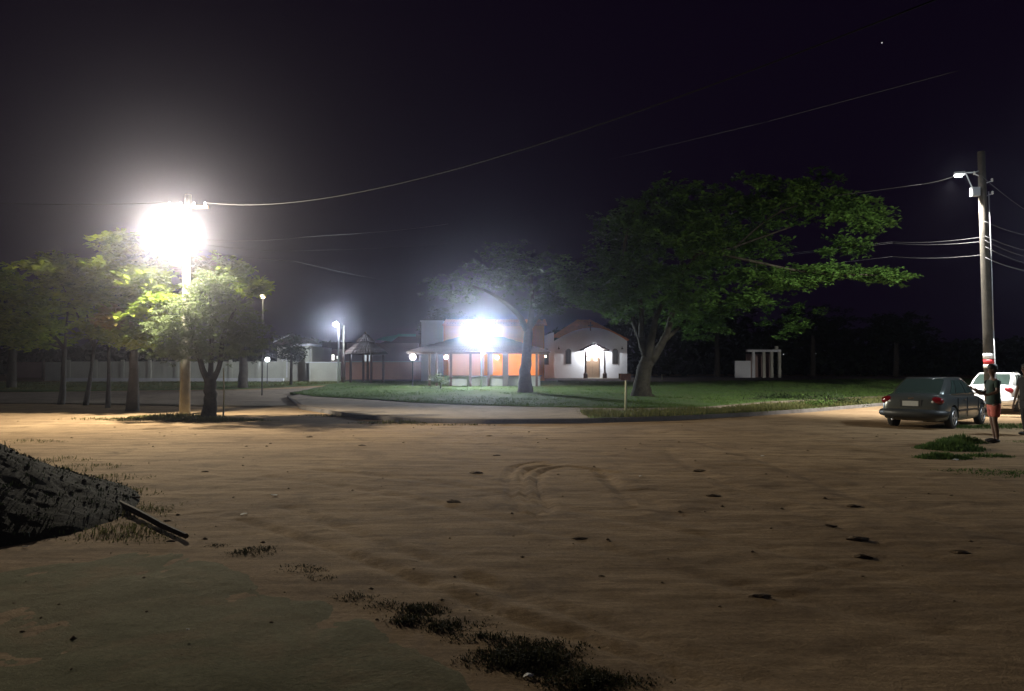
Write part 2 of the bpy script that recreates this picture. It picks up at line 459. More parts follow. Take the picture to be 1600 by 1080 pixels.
E = [(GR(a, b).x, GR(a, b).y) for a, b in ((-500, 905), (0, 882), (140, 862), (235, 852), (300, 848), (345, 858), (430, 888), (560, 945), (690, 1008), (800, 1072))]
E.append((E[-1][0] + 0.5, E[-1][1] - 1.6))
E = sorted(E)
_ex = np.linspace(E[0][0], E[-1][0], 260)
E = [(float(x), float(interp(E, x)) + .16 * float(fbm(np.array([x * 2.2]), np.array([3.0]), 6)[0])) for x in _ex]
EP = np.array(E[::4])
def ground_h(X, Y):
    base = 0.7 * sstep((Y - 33) / 42.0)
    fade = 1 - sstep((Y - 22) / 6.0)
    near = 1 - sstep((Y - 10) / 10.0)
    h = 0.035 * fbm(X * 0.25, Y * 0.25, 3) * fade
    h = h + 0.006 * fbm(X * 1.1 + 40, Y * 1.1, 3) * fade
    rough = sstep(vnoise(X * 0.3 + 9, Y * 0.3 + 3) * 2 + 0.5)
    h = h + 0.009 * fbm(X * 4, Y * 4, 3) * fade * (0.4 + near) * (0.5 + rough)
    sel = (X > -9) & (X < 1.5) & (Y > 2) & (Y < 9)
    if sel.any():
        xs, ys = X[sel], Y[sel]
        dm = np.full(xs.shape, 9.0)
        for p, q in zip(EP[:-1], EP[1:]):
            ab = q - p; t = np.clip(((xs - p[0]) * ab[0] + (ys - p[1]) * ab[1]) / ((ab ** 2).sum() + 1e-9), 0, 1)
            dm = np.minimum(dm, np.hypot(xs - p[0] - t * ab[0], ys - p[1] - t * ab[1]))
        h[sel] += .010 * np.exp(-(dm / .28) ** 2) * np.clip(.55 + 1.5 * fbm(xs * 1.7, ys * 1.7, 4), 0, 1.4)
    for pts, w, dep in TRACKS:
        P = np.array(pts)
        x0, x1, y0, y1 = P[:, 0].min() - 4 * w, P[:, 0].max() + 4 * w, P[:, 1].min() - 4 * w, P[:, 1].max() + 4 * w
        sel = (X > x0) & (X < x1) & (Y > y0) & (Y < y1)
        if not sel.any(): continue
        xs, ys = X[sel], Y[sel]; dm = np.full(xs.shape, 9.0)
        for a, b in zip(P[:-1], P[1:]):
            ab = b - a; L = (ab ** 2).sum() + 1e-9
            t = np.clip(((xs - a[0]) * ab[0] + (ys - a[1]) * ab[1]) / L, 0, 1)
            dm = np.minimum(dm, np.hypot(xs - a[0] - t * ab[0], ys - a[1] - t * ab[1]))
        u = dm / w
        h[sel] += .42 * (-dep * np.exp(-u ** 2) + dep * 0.55 * np.exp(-(u - 1.8) ** 2 * 2) * (0.6 + vnoise(xs * 5, ys * 5)))
    return base + h

gx = axis([(-300, -60, 8), (-60, -20, 0.8), (-20, -10, 0.2), (-10, 10, 0.09), (10, 20, 0.2), (20, 60, 0.8), (60, 300, 8)])
gy = axis([(-40, 0, 2), (0, 2.5, 0.25), (2.5, 14, 0.07), (14, 26, 0.13), (26, 60, 0.5), (60, 300, 5)])
GX, GY = np.meshgrid(gx, gy)
GH = ground_h(GX, GY)
def grid_faces(ny, nx):
    i = np.arange(ny - 1)[:, None] * nx + np.arange(nx - 1)[None, :]
    i = i.ravel(); return np.stack([i, i + 1, i + nx + 1, i + nx], 1)
g = npmesh('dirt_ground', np.stack([GX.ravel(), GY.ravel(), GH.ravel()], 1), grid_faces(len(gy), len(gx)), 'dirt', smooth=True)
tag(g, 'reddish packed dirt crossing with tyre tracks', kind='structure')

def hat(x, y):
    """exact terrain height under one point"""
    return float(ground_h(np.array([[float(x)]]), np.array([[float(y)]]))[0, 0])


def sheet(name, lo, hi, x0, x1, nx, ny, dz, m, label, thick=0.3, noise=0.0, kind='structure', follow=False):
    """a laid surface between two depth curves, with a skirt for thickness"""
    xs = np.linspace(x0, x1, nx); t = np.linspace(0, 1, ny)
    a, b = interp(lo, xs), interp(hi, xs); b = np.maximum(b, a + 0.02)
    X = np.repeat(xs[None, :], ny, 0); Y = a[None, :] + (b - a)[None, :] * t[:, None]
    Z = 0.7 * sstep((Y - 33) / 42.0) + dz + noise * fbm(X * 0.9, Y * 0.9, 3)
    if follow: Z = ground_h(X.copy(), Y.copy()) + dz + noise * fbm(X * 2.3, Y * 2.3, 5) - .018 * sstep((t[:, None] - .94) / .06)
    v = np.stack([X.ravel(), Y.ravel(), Z.ravel()], 1); f = grid_faces(ny, nx)
    ring = list(range(nx)) + [nx * k + nx - 1 for k in range(1, ny)] + [nx * (ny - 1) + k for k in range(nx - 2, -1, -1)] + [nx * k for k in range(ny - 2, 0, -1)]
    low = v[ring].copy(); low[:, 2] -= thick
    nb = len(v); R = len(ring)
    side = np.array([[ring[i], nb + i, nb + (i + 1) % R, ring[(i + 1) % R]] for i in range(R)])
    return tag(npmesh(name, np.concatenate([v, low]), np.concatenate([f, side]), m), label, kind=kind)

def curve(prs, ext=()):
    P = sorted([(GR(px, row).x, GR(px, row).y) for px, row in prs])
    return P
KERB = curve([(449, 622), (470, 640), (560, 654), (640, 660), (760, 662), (900, 661), (1050, 657), (1180, 650), (1280, 643), (1390, 633), (1600, 619), (1800, 612)])
LAWN = curve([(449, 617), (498, 623), (573, 627.5), (650, 633), (740, 637), (850, 640), (980, 642), (1080, 641), (1195, 631), (1320, 624), (1600, 612), (1900, 607)])
BACK = [(-14, 62), (-8, 61), (2, 62), (12, 60), (30, 66), (60, 70)]
x_l, x_r = KERB[0][0] + 0.05, KERB[-1][0]
sheet('pavement', [(x, y + 0.14) for x, y in KERB], [(x, y + 0.3) for x, y in LAWN], x_l, x_r, 160, 10, 0.10, 'pave', 'pale pavement along the front of the square', noise=0.012)
sheet('lawn', LAWN, BACK, LAWN[0][0] + 0.3, 40, 200, 60, 0.14, 'lawn', 'green lawn of the square', noise=0.05)
VLO = [(x, y + 0.2) for x, y in KERB]
VHI = [(x, y + (interp(LAWN, x) - y) * 0.62) for x, y in KERB]
vx0 = GR(925, 660).x
sheet('grass_verge', VLO, VHI, vx0, x_r, 90, 8, 0.125, 'lawn', 'rough grass verge between kerb and pavement', noise=0.03)
# kerb as a narrow laid band with real height
sheet('kerb', KERB, [(x, y + 0.16) for x, y in KERB], x_l, x_r, 220, 2, 0.13, 'asphalt', 'low worn kerb along the square')
# left side of the crossing
sheet('side_road', [(-60, 37), (-22, 36.5), (-12, 33.5), (-7.5, 32.5), (-4, 40)], [(-60, 46), (-30, 47), (-16, 50), (-10, 58), (-4, 59)], -60, -4.6, 120, 16, 0.02, 'pave', 'pale side road running behind the street lamp', noise=0.02)
sheet('far_lawn', [(-70, 47), (-30, 48), (-18, 51.5), (-12.5, 58)], [(-70, 60), (-30, 61.5), (-12.5, 62.5)], -70, -12.8, 80, 20, 0.08, 'lawn', 'yellowish lawn strip before the white boundary wall', noise=0.04)
sheet('plaza', [(-14, 61.5), (-8, 60.8), (2, 61.5), (12, 59.5), (40, 64)], [(-14, 90), (40, 90)], -14, 40, 60, 30, 0.07, 'asphalt', 'dark paved forecourt round the chapel', noise=0.01)
# foreground slab, lower left: its edge runs from (300,850) to (800,1080)
sheet('foreground_pavement', [(-8, -3), (2, -3)], E, E[0][0], E[-1][0] - 0.02, 300, 220, 0.0045, 'slab', 'worn greenish pavement in the foreground', thick=0.006, noise=0.011, follow=True)

# ------------------------------------------------------------------ grass
def blades(name, P, H, n_per, m, label, spread=0.06, width=0.008, lean=0.5, parent=None, kind='stuff'):
    P = np.asarray(P, float); N = len(P) * n_per
    base = np.repeat(P, n_per, 0) + np.concatenate([RNG.normal(0, spread, (N, 2)), np.zeros((N, 1))], 1)
    h = np.repeat(np.asarray(H, float), n_per) * RNG.uniform(0.5, 1.2, N)
    a = RNG.uniform(0, 2 * np.pi, N); ln = RNG.uniform(0.1, 1, N) * lean
    dx, dy = np.cos(a), np.sin(a)
    w = width * RNG.uniform(0.7, 1.4, N)
    px, py = -dy * w, dx * w
    mid = base + np.stack([dx * h * ln * .35, dy * h * ln * .35, h * .6], 1)
    tip = base + np.stack([dx * h * ln, dy * h * ln, h * (1 - .35 * ln)], 1)
    off = np.stack([px, py, np.zeros(N)], 1)
    v = np.stack([base - off, base + off, mid + off * .8, mid - off * .8, tip], 1).reshape(-1, 3)
    i = np.arange(N) * 5
    f = np.concatenate([np.stack([i, i + 1, i + 2], 1), np.stack([i, i + 2, i + 3], 1), np.stack([i + 3, i + 2, i + 4], 1)])
    o = npmesh(name, v, f, m, parent)
    return tag(o, label, kind=kind) if parent is None else tag(o, kind=kind)

def region_pts(lo, hi, x0, x1, n, dz, bias=1.0):
    x = RNG.uniform(x0, x1, n * 3); a, b = interp(lo, x), interp(hi, x)
    y = a + (b - a) * RNG.random(n * 3) ** bias
    keep = (fbm(x * .5, y * .5, 3) + RNG.normal(0, .25, n * 3) > -0.1) & (b > a)
    x, y = x[keep][:n], y[keep][:n]
    return np.stack([x, y, 0.7 * sstep((y - 33) / 42.0) + dz], 1)
P = region_pts(LAWN, BACK, LAWN[0][0] + .5, 30, 16000, 0.12, 1.5)
blades('lawn_grass', P, RNG.uniform(.05, .12, len(P)), 4, 'grass', 'short grass of the lawn', 0.10, 0.010)
P = region_pts(VLO, VHI, vx0, 22, 5000, 0.10)
blades('verge_grass', P, RNG.uniform(.08, .22, len(P)), 4, 'drygrass', 'rough grass on the verge', 0.08, 0.010)
P = region_pts([(-70, 47), (-30, 48), (-18, 51.5), (-13, 58)], [(-70, 60), (-30, 61.5), (-13, 62)], -45, -13, 6000, 0.06)
blades('far_lawn_grass', P, RNG.uniform(.06, .14, len(P)), 3, 'drygrass', 'short yellowish grass by the boundary wall', 0.12, 0.014)
def patch(px, row, rx, ry, n, h, hm=None):
    c = GR(px, row); out = []
    for _ in range(n):
        r, a = math.sqrt(random.random()), random.uniform(0, 6.283)
        out.append((c.x + rx * r * math.cos(a), c.y + ry * r * math.sin(a), h * (1.25 - r)))
    return out
def patch_obj(name, specs, m, label, n_per=5, spread=0.03, width=0.006, lean=.8):
    q = [p for s in specs for p in patch(*s)]
    P = np.array([(x, y, hat(x, y) - .01) for x, y, h in q]); H = [h for x, y, h in q]
    return blades(name, P, H, n_per, m, label, spread, width, lean)
patch_obj('roadside_weeds', [(610, 948, .25, .15, 40, .03), (640, 972, .2, .15, 60, .05), (720, 975, .3, .15, 40, .04), (780, 1035, .3, .2, 80, .045), (870, 1010, .3, .15, 50, .035), (960, 1070, .3, .15, 60, .04), (500, 905, .2, .15, 30, .03), (345, 850, .2, .1, 30, .03), (660, 955, .22, .16, 90, .05), (690, 985, .15, .12, 50, .05), (830, 1030, .35, .3, 260, .06), (900, 1065, .3, .2, 160, .06), (400, 862, .25, .3, 60, .05), (560, 935, .2, .15, 30, .04), (760, 1000, .3, .12, 60, .05), (470, 890, .3, .2, 30, .04)], 'weed', 'low dark weeds along the edge of the foreground pavement', 9, .035, .004, 1.0)
patch_obj('left_weeds', [(130, 735, .8, .8, 30, .12), (150, 750, .9, .6, 40, .10), (175, 770, .8, .5, 40, .10), (200, 800, .5, .5, 50, .10), (240, 790, .8, .5, 40, .04), (100, 720, .6, .5, 20, .1), (35, 690, 1.2, .4, 30, .10), (190, 830, .5, .5, 60, .1), (225, 838, .5, .4, 40, .05)], 'drygrass', 'weeds straggling beside the dark soil heap', 7, .07, .005, 1.1)
patch_obj('lamp_weeds', [(275, 652, 1.6, 1.0, 240, .2), (330, 657, 1.5, .8, 220, .16), (240, 656, 1.8, .7, 140, .14), (385, 657, 1.2, .5, 80, .1), (170, 655, 2, .4, 50, .1)], 'drygrass', 'weeds growing round the foot of the lamp pole', 6, .08, .012)
patch_obj('kerb_weeds', [(520, 650, 1.5, .5, 90, .1), (610, 661, 1.3, .3, 90, .14), (640, 660, .6, .3, 60, .16), (720, 664, 1.6, .2, 50, .08)], 'drygrass', 'dry weeds in the gutter below the kerb', 5, .06, .010)
patch_obj('right_grass_clump', [(1484, 700, .62, .6, 420, .26), (1470, 715, .5, .3, 200, .16), (1500, 690, .5, .5, 200, .22), (1455, 700, .4, .3, 100, .14), (1535, 712, .6, .25, 110, .10)], 'grass', 'clump of green grass at the roadside near the standing person', 6, .05, .008)
patch_obj('right_verge_grass', [(1540, 668, 1.5, .8, 260, .1), (1590, 665, 1.2, .8, 200, .1), (1500, 668, .6, .5, 100, .12), (1590, 740, 1.2, .5, 200, .05), (1530, 735, .9, .3, 80, .05), (1600, 690, .8, .3, 60, .05)], 'grass', 'short grass strip behind the standing person', 5, .06, .008)

# ------------------------------------------------------------------ lamp helpers
def wire(name, pts, r, m, label, sag=0.0, n=20, group=None):
    pts = [Vector(p) for p in pts]
    out = []
    for a, b in zip(pts[:-1], pts[1:]):
        for k in range(n + 1):
            t = k / n; p = a.lerp(b, t); p.z -= sag * 4 * t * (1 - t); out.append(p)
    o = MB().tube(out, r, 5).build(name, m, smooth=True)
    return tag(o, label, 'cable', group)

# main lamp pole (28 m)
PB = G(290, 28.0)
t = thing('street_lamp', 'concrete street lamp pole with the blinding white lamp beside the small bushy tree', 'street lamp', PB)
MB().tube([(0, 0, -.1), (0, 0, 2.2), (0.03, 0, 8.0)], [.19, .17, .11], 14).build('pole', 'concrete', t, True)
LP = W(275, 368, 27.3) - PB
MB().tube([(0, 0, 6.0), (LP.x * .4, LP.y * .4, 6.55), (LP.x, LP.y + .15, LP.z + .12)], .028, 8).build('arm', 'zinc', t, True)
MB().box((LP.x, LP.y + .02, LP.z + .04), (.72, .12, .52), rx=-.35).build('lamp_head', 'zinc', t)
MB().box((LP.x, LP.y - .05, LP.z + .01), (.64, .03, .44), rx=-.35).build('lens', 'glow', t)
o = lamp('bulb', LP + Vector((0, -.24, -.02)), LW['main'], (1.0, .90, .70), .10, t)
flood(o.data, (.0, -1, -.15), .55, .60, 1.5)
mb = MB(); mb.box((0.02, 0, 7.55), (1.5, .09, .11)); mb.build('crossarm', 'timber', t)
for k in (-.65, -.25, .25, .65):
    MB().lathe((k, 0, 7.61), [(.02, 0), (.045, .03), (.03, .06), (.045, .09), (.02, .13)], 8).build('insulator', 'porcelain', t)
mb = MB(); mb.lathe((0, -.15, 7.0), [(.03, 0), (.05, .05), (.05, .2), (.02, .25)], 8).build('bracket', 'zinc', t)

# floodlight over the kiosk (52 m)
FB = W(752, 520, 51.2)
fg = G(752, 51.2)
t = thing('kiosk_floodlight', 'floodlight post blazing white in front of the kiosk roof', 'floodlight', fg)
hz = FB.z - fg.z
MB().tube([(0, .12, -.1), (0, .12, hz + .25)], [.06, .045], 10).build('post', 'zinc', t, True)
MB().box((0, .08, hz), (1.15, .10, .62)).build('housing', 'iron', t)
MB().box((0, .015, hz), (1.05, .03, .54)).build('lens', 'glowb', t)
o = lamp('bulb', (0, -.14, hz), LW['kiosk'], (.84, .93, 1.0), .10, t)
flood(o.data, (0, -1, -.05), .35, .55, 2.9, .05)

# double post with far lamp
FB = W(525, 507, 59); fg = G(529, 59); FB = FB - fg
t = thing('tall_park_lamp', 'slim white park lamp post lit behind the gazebo, left of the bare post', 'street lamp', fg)
MB().tube([(0, 0, -.1), (0, 0, FB.z), (FB.x * .8, -.05, FB.z + .25), (FB.x, -.1, FB.z + .15)], [.07, .055, .04, .04], 8).build('post', 'white', t, True)
MB().ball((FB.x, -.1, FB.z), .2, sq=(1, 1, .7)).build('lens', 'glowf', t, True)
o = lamp('bulb', (FB.x, -.38, FB.z), LW['far'], (.86, .93, 1.0), .1, t)
flood(o.data, (-.8, -.2, -.2), .9, .10, 1.5)
fg = G(537, 59.3)
o = MB().tube([(0, 0, -.1), (0, 0, 4.5)], [.09, .07], 8).build('utility_post', 'concrete', None, True, fg)
tag(o, 'bare pale post standing just right of the lit park lamp post', 'post')

def globe_post(px, row, base, label, r=.16, w=1.0):
    d = D(base) if isinstance(base, int) and base > 560 and px != 418 else 58.0
    p = G(px, d); top = W(px, row, d).z - p.z
    t = thing('globe_lamp', label, 'garden lamp', p, group='white globe lamps on short posts in the square')
    MB().lathe((0, 0, -.05), [(.13, 0), (.13, .12), (.06, .2), (.035, .35), (.03, top - r), (.07, top - r), (.07, top - r + .06)], 10).build('post', 'iron', t, True)
    MB().ball((0, 0, top), r).build('globe', 'globe', t, True)
    lamp('bulb', (0, -r - .06, top + .02), LW['globe'] * w, (.9, .95, 1.0), .05, t)
    return t
globe_post(418, 562, 603, 'short globe lamp post on the lawn before the pale house', .17)
globe_post(645, 558, 607, 'short globe lamp post right of the gazebo', .22, 1.8)

# ------------------------------------------------------------------ utility pole, right (27 m)
RB = G(1546, 27.0)
t = thing('utility_pole', 'weathered utility pole with lamp bracket and cables behind the silver car', 'utility pole', RB)
TOP = W(1533, 237, 27.0) - RB
def up(z): return Vector((TOP.x * z / TOP.z, 0, z))
MB().tube([up(-.1), up(3), up(6), up(TOP.z)], [.17, .155, .14, .12], 14).build('pole', 'polewood', t, True)
LZ = W(1507, 270, 27.0) - RB
a0 = up(LZ.z - .75)
MB().tube([a0 + Vector((-.12, 0, 0)), a0 + Vector((-.3, .02, .1)), LZ + Vector((.06, 0, -.05)), LZ], [.022] * 4, 8).build('brace', 'zinc', t, True)
MB().tube([up(LZ.z + .1), up(LZ.z + .02) + Vector((-.2, .02, 0)), LZ], .026, 8).build('arm', 'zinc', t, True)
MB().box(LZ + Vector((-.10, .14, .0)), (.34, .22, .08), rz=-.4, rx=-.15).build('lamp_head', 'zinc', t)
MB().box(LZ + Vector((-.11, .18, -.06)), (.22, .14, .03), rz=-.4, rx=-.15).build('lens', 'glow', t)
lamp('bulb', LZ + Vector((-.30, .34, -.22)), LW['right'], (1.0, .97, .90), .12, t, spot=142, aim=(.25, .52, -.72), blend=1.0)
bz = W(1521, 300, 27).z - RB.z
MB().box(up(bz) + Vector((-.28, -.02, 0)), (.26, .2, .3)).build('junction_box', 'zinc', t)
for dz, sx in ((-.15, 1), (.55, -.8), (.3, 1)):
    q = up(bz + dz)
    MB().tube([q + Vector((sx * .1, 0, 0)), q + Vector((sx * .34, 0, .09))], .018, 6).build('step_bolt', 'zinc', t)
    MB().lathe(q + Vector((sx * .34, 0, .06)), [(.02, 0), (.045, .03), (.03, .06), (.045, .09), (.02, .12)], 8).build('insulator', 'porcelain', t)
z1 = W(1545, 575, 27).z - RB.z; z2 = W(1545, 555, 27).z - RB.z
for i, (m_, za, zb) in enumerate((('rwhite', z1, z1 + .12), ('rred', z1 + .14, z1 + .30), ('rwhite', z1 + .32, z2 + .06))):
    MB().lathe(up(za), [(.172, 0), (.172, zb - za)], 16).build('reflector_band', m_, t, True)
MB().tube([up(3.0) + Vector((.15, -.08, 0)), up(5) + Vector((.17, -.08, 0)), up(bz) + Vector((.16, -.08, 0))], .02, 6).build('conduit', 'zinc', t, True)
MB().tube([up(0) + Vector((.17, -.1, 0)), up(3.0) + Vector((.15, -.08, 0))], .03, 6).build('conduit', 'zinc', t, True)

# off-frame lamp whose cold glow shows at the right edge, on its own pole
OB = Vector((16.6, 19.0, 0))
t = thing('street_lamp', 'street lamp pole beyond the right edge, its cold light falling on the car side', 'street lamp', OB)
MB().tube([(0, 0, -.1), (0, 0, 7.4)], [.17, .11], 12).build('pole', 'concrete', t, True)
MB().tube([(0, 0, 5.0), (-.5, .0, 5.35), (-1.0, 0, 5.4)], .03, 8).build('arm', 'zinc', t, True)
MB().box((-1.2, 0, 5.42), (.6, .28, .09)).build('lamp_head', 'zinc', t)
MB().box((-1.2, 0, 5.35), (.45, .2, .04)).build('lens', 'glowf', t)
lamp('bulb', (-1.2, 0, 5.22), LW['off'], (.80, .92, 1.0), .12, t)

# cables
L1 = PB + Vector((0, 0, 7.7)); R1 = RB + up(TOP.z - .35)
A_, B_ = L1 + Vector((.65, 0, .02)), W(1470, -4, 8)
def proj(p):
    v = p - Vector((0, 0, CAMH)); c, s_ = math.cos(PITCH), math.sin(PITCH)
    yc = v.y * c + v.z * s_; zc_ = -v.y * s_ + v.z * c
    return 800 + FPX * v.x / yc, 540 - FPX * zc_ / yc
t_ = next(k / 400 for k in range(400) if proj(A_.lerp(B_, k / 400))[0] > 770)
p_ = A_.lerp(B_, t_); sg_ = (p_.z - W(770, 247, p_.y).z) / (4 * t_ * (1 - t_))
wire('overhead_cable', [A_, B_], .010, 'cable', 'long twisted cable rising from the lamp pole up across the sky', sg_, n=60, group='overhead cables')
wire('overhead_cable', [L1 + Vector((-.65, 0, .02)), W(-200, 300, 40)], .012, 'cable', 'cable leaving the lamp pole to the left', .3, group='overhead cables')
wire('overhead_cable', [PB + Vector((.1, 0, 6.35)), W(480, 370, 33), W(700, 350, 60)], .012, 'cablel', 'upper pale cable running from below the lamp towards the far houses', .1, group='overhead cables')
wire('overhead_cable', [PB + Vector((.1, 0, 6.25)), W(470, 392, 36), W(700, 380, 80)], .010, 'cable', 'lower thin cable running from the lamp pole towards the far houses', .1, group='overhead cables')
wire('overhead_cable', [PB + Vector((.1, 0, 6.1)), W(460, 408, 30), W(620, 440, 60)], .010, 'cable', 'lowest cable below the blinding lamp', .1, group='overhead cables')
wire('overhead_cable', [up(LZ.z) + RB + Vector((-.1, 0, .05)), LZ + RB, W(1440, 288, 30), W(1100, 330, 60)], .014, 'cablel', 'cable lit white beside the lamp bracket of the right pole', .05, group='overhead cables')
for row_, y2, lab in ((370, 378, 'upper'), (377, 380, 'middle'), (398, 401, 'lower')):
    q = RB + up(W(1530, row_, 27).z - RB.z)
    wire('overhead_cable', [q, W(1395, y2, 36), W(1000, y2 + 40, 90)], .008, 'cablel', f'{lab} of the three cables leaving the right pole to the left', .1, group='overhead cables')
for row_, re, dd, lab in ((275, 330, 22, 'topmost'), (345, 368, 22, 'second'), (368, 392, 22, 'third'), (375, 402, 21, 'fourth'), (385, 412, 22, 'fifth'), (402, 424, 20, 'lowest')):
    q = RB + up(W(1540, row_, 27).z - RB.z)
    wire('overhead_cable', [q, W(1605, re, dd), W(1800, re + 60, 14)], .008 if row_ != 402 else .014, 'cablel', f'{lab} of the cables leaving the right pole to the right', .05, group='overhead cables')
wire('overhead_cable', [W(1500, 110, 12), W(1200, 190, 20), W(950, 250, 40)], .004, 'cable', 'lower dark cable sloping across the black sky', .0, group='overhead cables')

# ------------------------------------------------------------------ trees
def leaves(P, Nrm, size, m, name, parent, fold=.25, aspect=.5):
    """P (N,3) leaf bases; Nrm (N,3) pointing direction"""
    N = len(P)
    d = Nrm / (np.linalg.norm(Nrm, axis=1, keepdims=True) + 1e-9)
    r = RNG.normal(size=(N, 3)); s = np.cross(d, r); s /= (np.linalg.norm(s, axis=1, keepdims=True) + 1e-9)
    # favour leaf blades that lie flat
    flat = np.cross(d, np.tile([0, 0, 1.0], (N, 1))); flat /= (np.linalg.norm(flat, axis=1, keepdims=True) + 1e-6)
    s = s * .45 + flat; s /= (np.linalg.norm(s, axis=1, keepdims=True) + 1e-9)
    u = np.cross(s, d)
    L = size * RNG.uniform(.6, 1.25, (N, 1)); w = L * aspect * .5
    mid = P + d * L * .6
    v = np.stack([P, mid + s * w + u * w * fold, P + d * L - u * L * .12, mid - s * w + u * w * fold], 1).reshape(-1, 3)
    i = np.arange(N) * 4
    f = np.concatenate([np.stack([i, i + 1, i + 2], 1), np.stack([i, i + 2, i + 3], 1)])
    o = npmesh(name, v, f, m, parent); o['kind'] = 'stuff'
    return o

def tree(name, label, base, limbs, blobs, n_tip, n_leaf, leaf_size, lm, bm_='bark', group=None, rosette=.35, droop=0.0, twig=.03, aspect=.5, extra=None, parts=True, subs=4):
    """limbs: list of (points, radii) in world; blobs: (centre, radii, weight)"""
    t = thing(name, label, 'tree', base, group=group)
    B = Vector(base)
    mb = MB(); nodes = []
    for pts, rad in limbs:
        P = [Vector(p) - B for p in pts]
        # smooth the limb
        out, rr = [], []
        for i in range(len(P) - 1):
            p0, p1, p2, p3 = P[max(i - 1, 0)], P[i], P[i + 1], P[min(i + 2, len(P) - 1)]
            for k in range(4):
                q = k / 4
                out.append(.5 * ((2 * p1) + (p2 - p0) * q + (2 * p0 - 5 * p1 + 4 * p2 - p3) * q * q + (3 * p1 - p0 - 3 * p2 + p3) * q ** 3) + Vector((random.uniform(-1, 1), random.uniform(-1, 1), 0)) * rad[i] * .12)
                rr.append(rad[i] * (1 - q) + rad[i + 1] * q)
        out.append(P[-1]); rr.append(rad[-1])
        mb.tube(out, rr, 10)
        nodes += [(o_, r_) for o_, r_ in zip(out, rr) if r_ < max(rad) * .95 or len(limbs) == 1]
    mb.build('trunk', bm_, t, True)
    # twig tips in the crown volumes
    wts = [b[2] for b in blobs]; tips = []
    for _ in range(n_tip):
        c, r, _w = random.choices(blobs, wts)[0]
        while True:
            p = Vector([random.gauss(0, 1) for _ in range(3)]).normalized() * (random.random() ** .45)
            p = Vector((p.x * r[0], p.y * r[1], p.z * r[2])) + Vector(c) - B
            if random.random() < .9: break
        tips.append(p)
    NP = [n[0] for n in nodes]; NR = [n[1] for n in nodes]
    tips.sort(key=lambda p: min((p - q).length_squared for q in NP[::3]))
    tw = MB()
    arr = np.array([tuple(q) for q in NP]); rad = list(NR)
    for p in tips:
        dd = ((arr - np.array(p)) ** 2).sum(1)
        k = int(dd.argmin()); a = Vector(arr[k]); L = (p - a).length
        if L < .05: continue
        r0 = min(rad[k] * .6, twig * (.6 + L * .4)); mid = a.lerp(p, .5) + Vector((random.uniform(-1, 1), random.uniform(-1, 1), random.uniform(.0, 1))) * L * .12
        tw.tube([a, mid, p], [r0, r0 * .7, r0 * .4], 4, cap=False)
        arr = np.concatenate([arr, [tuple(mid), tuple(p)]]); rad += [r0 * .7, r0 * .45]
    tw.build('branches', bm_, t, True, fix=False)['kind'] = 'stuff'
    T = np.array([tuple(p) for p in tips])
    # sub-clusters round each tip
    C = np.repeat(T, subs, 0) + RNG.normal(0, rosette, (len(T) * subs, 3)) * np.array([1, 1, .55])
    Q = np.repeat(C, n_leaf, 0)
    a = RNG.uniform(0, 2 * np.pi, len(Q)); e = RNG.uniform(-.35, .7, len(Q)) - droop
    dirs = np.stack([np.cos(a) * np.cos(e), np.sin(a) * np.cos(e), np.sin(e)], 1)
    Q = Q + dirs * RNG.uniform(0, rosette * .25, (len(Q), 1))
    if extra:
        sel = vnoise(Q[:, 0] * .6 + 3, Q[:, 2] * .6) > extra[1]
        leaves(Q[~sel], dirs[~sel], leaf_size, lm, 'crown', t, aspect=aspect)
        if sel.any(): leaves(Q[sel], dirs[sel], leaf_size, extra[0], 'crown', t, aspect=aspect)
    else:
        leaves(Q, dirs, leaf_size, lm, 'crown', t, aspect=aspect)
    return t

# the big almond tree
d = 41.0
b = G(1005, d)
limbs = [
    ([b + Vector((0, 0, -.2)), W(1003, 600, d), W(1008, 575, d), W(1014, 560, d)], [.72, .44, .39, .36]),
    ([W(1014, 566, d), W(1002, 530, d + .3), W(985, 490, d + 1), W(955, 440, d + 2), W(920, 400, d + 2.5)], [.30, .21, .16, .10, .05]),
    ([W(1012, 562, d), W(1020, 520, d - .3), W(1032, 480, d - 1), W(1080, 410, d - 1.5), W(1150, 385, d - 2), W(1235, 355, d - 2.5)], [.27, .19, .12, .09, .06, .03]),
    ([W(1016, 565, d), W(1035, 535, d + .5), W(1048, 500, d + 1.2), W(1060, 430, d + 2), W(1085, 340, d + 2)], [.28, .20, .16, .12, .06]),
    ([W(1075, 420, d - 1.5), W(1095, 395, d - 2), W(1160, 405, d - 3), W(1260, 425, d - 3.5), W(1370, 430, d - 4)], [.10, .08, .07, .05, .03]),
    ([W(1002, 530, d + .3), W(1000, 470, d - 1), W(975, 400, d - 2.5), W(990, 330, d - 3)], [.16, .13, .10, .05]),
    ([W(1150, 385, d - 2), W(1220, 330, d - 2), W(1310, 310, d - 2)], [.05, .035, .02]),
    ([W(1035, 535, d + .5), W(1075, 500, d + 2.5), W(1130, 470, d + 4)], [.15, .11, .05]),
]
def blob(px, row, dd, rx, ry, rz, w): return (W(px, row, dd), (rx, ry, rz), w)
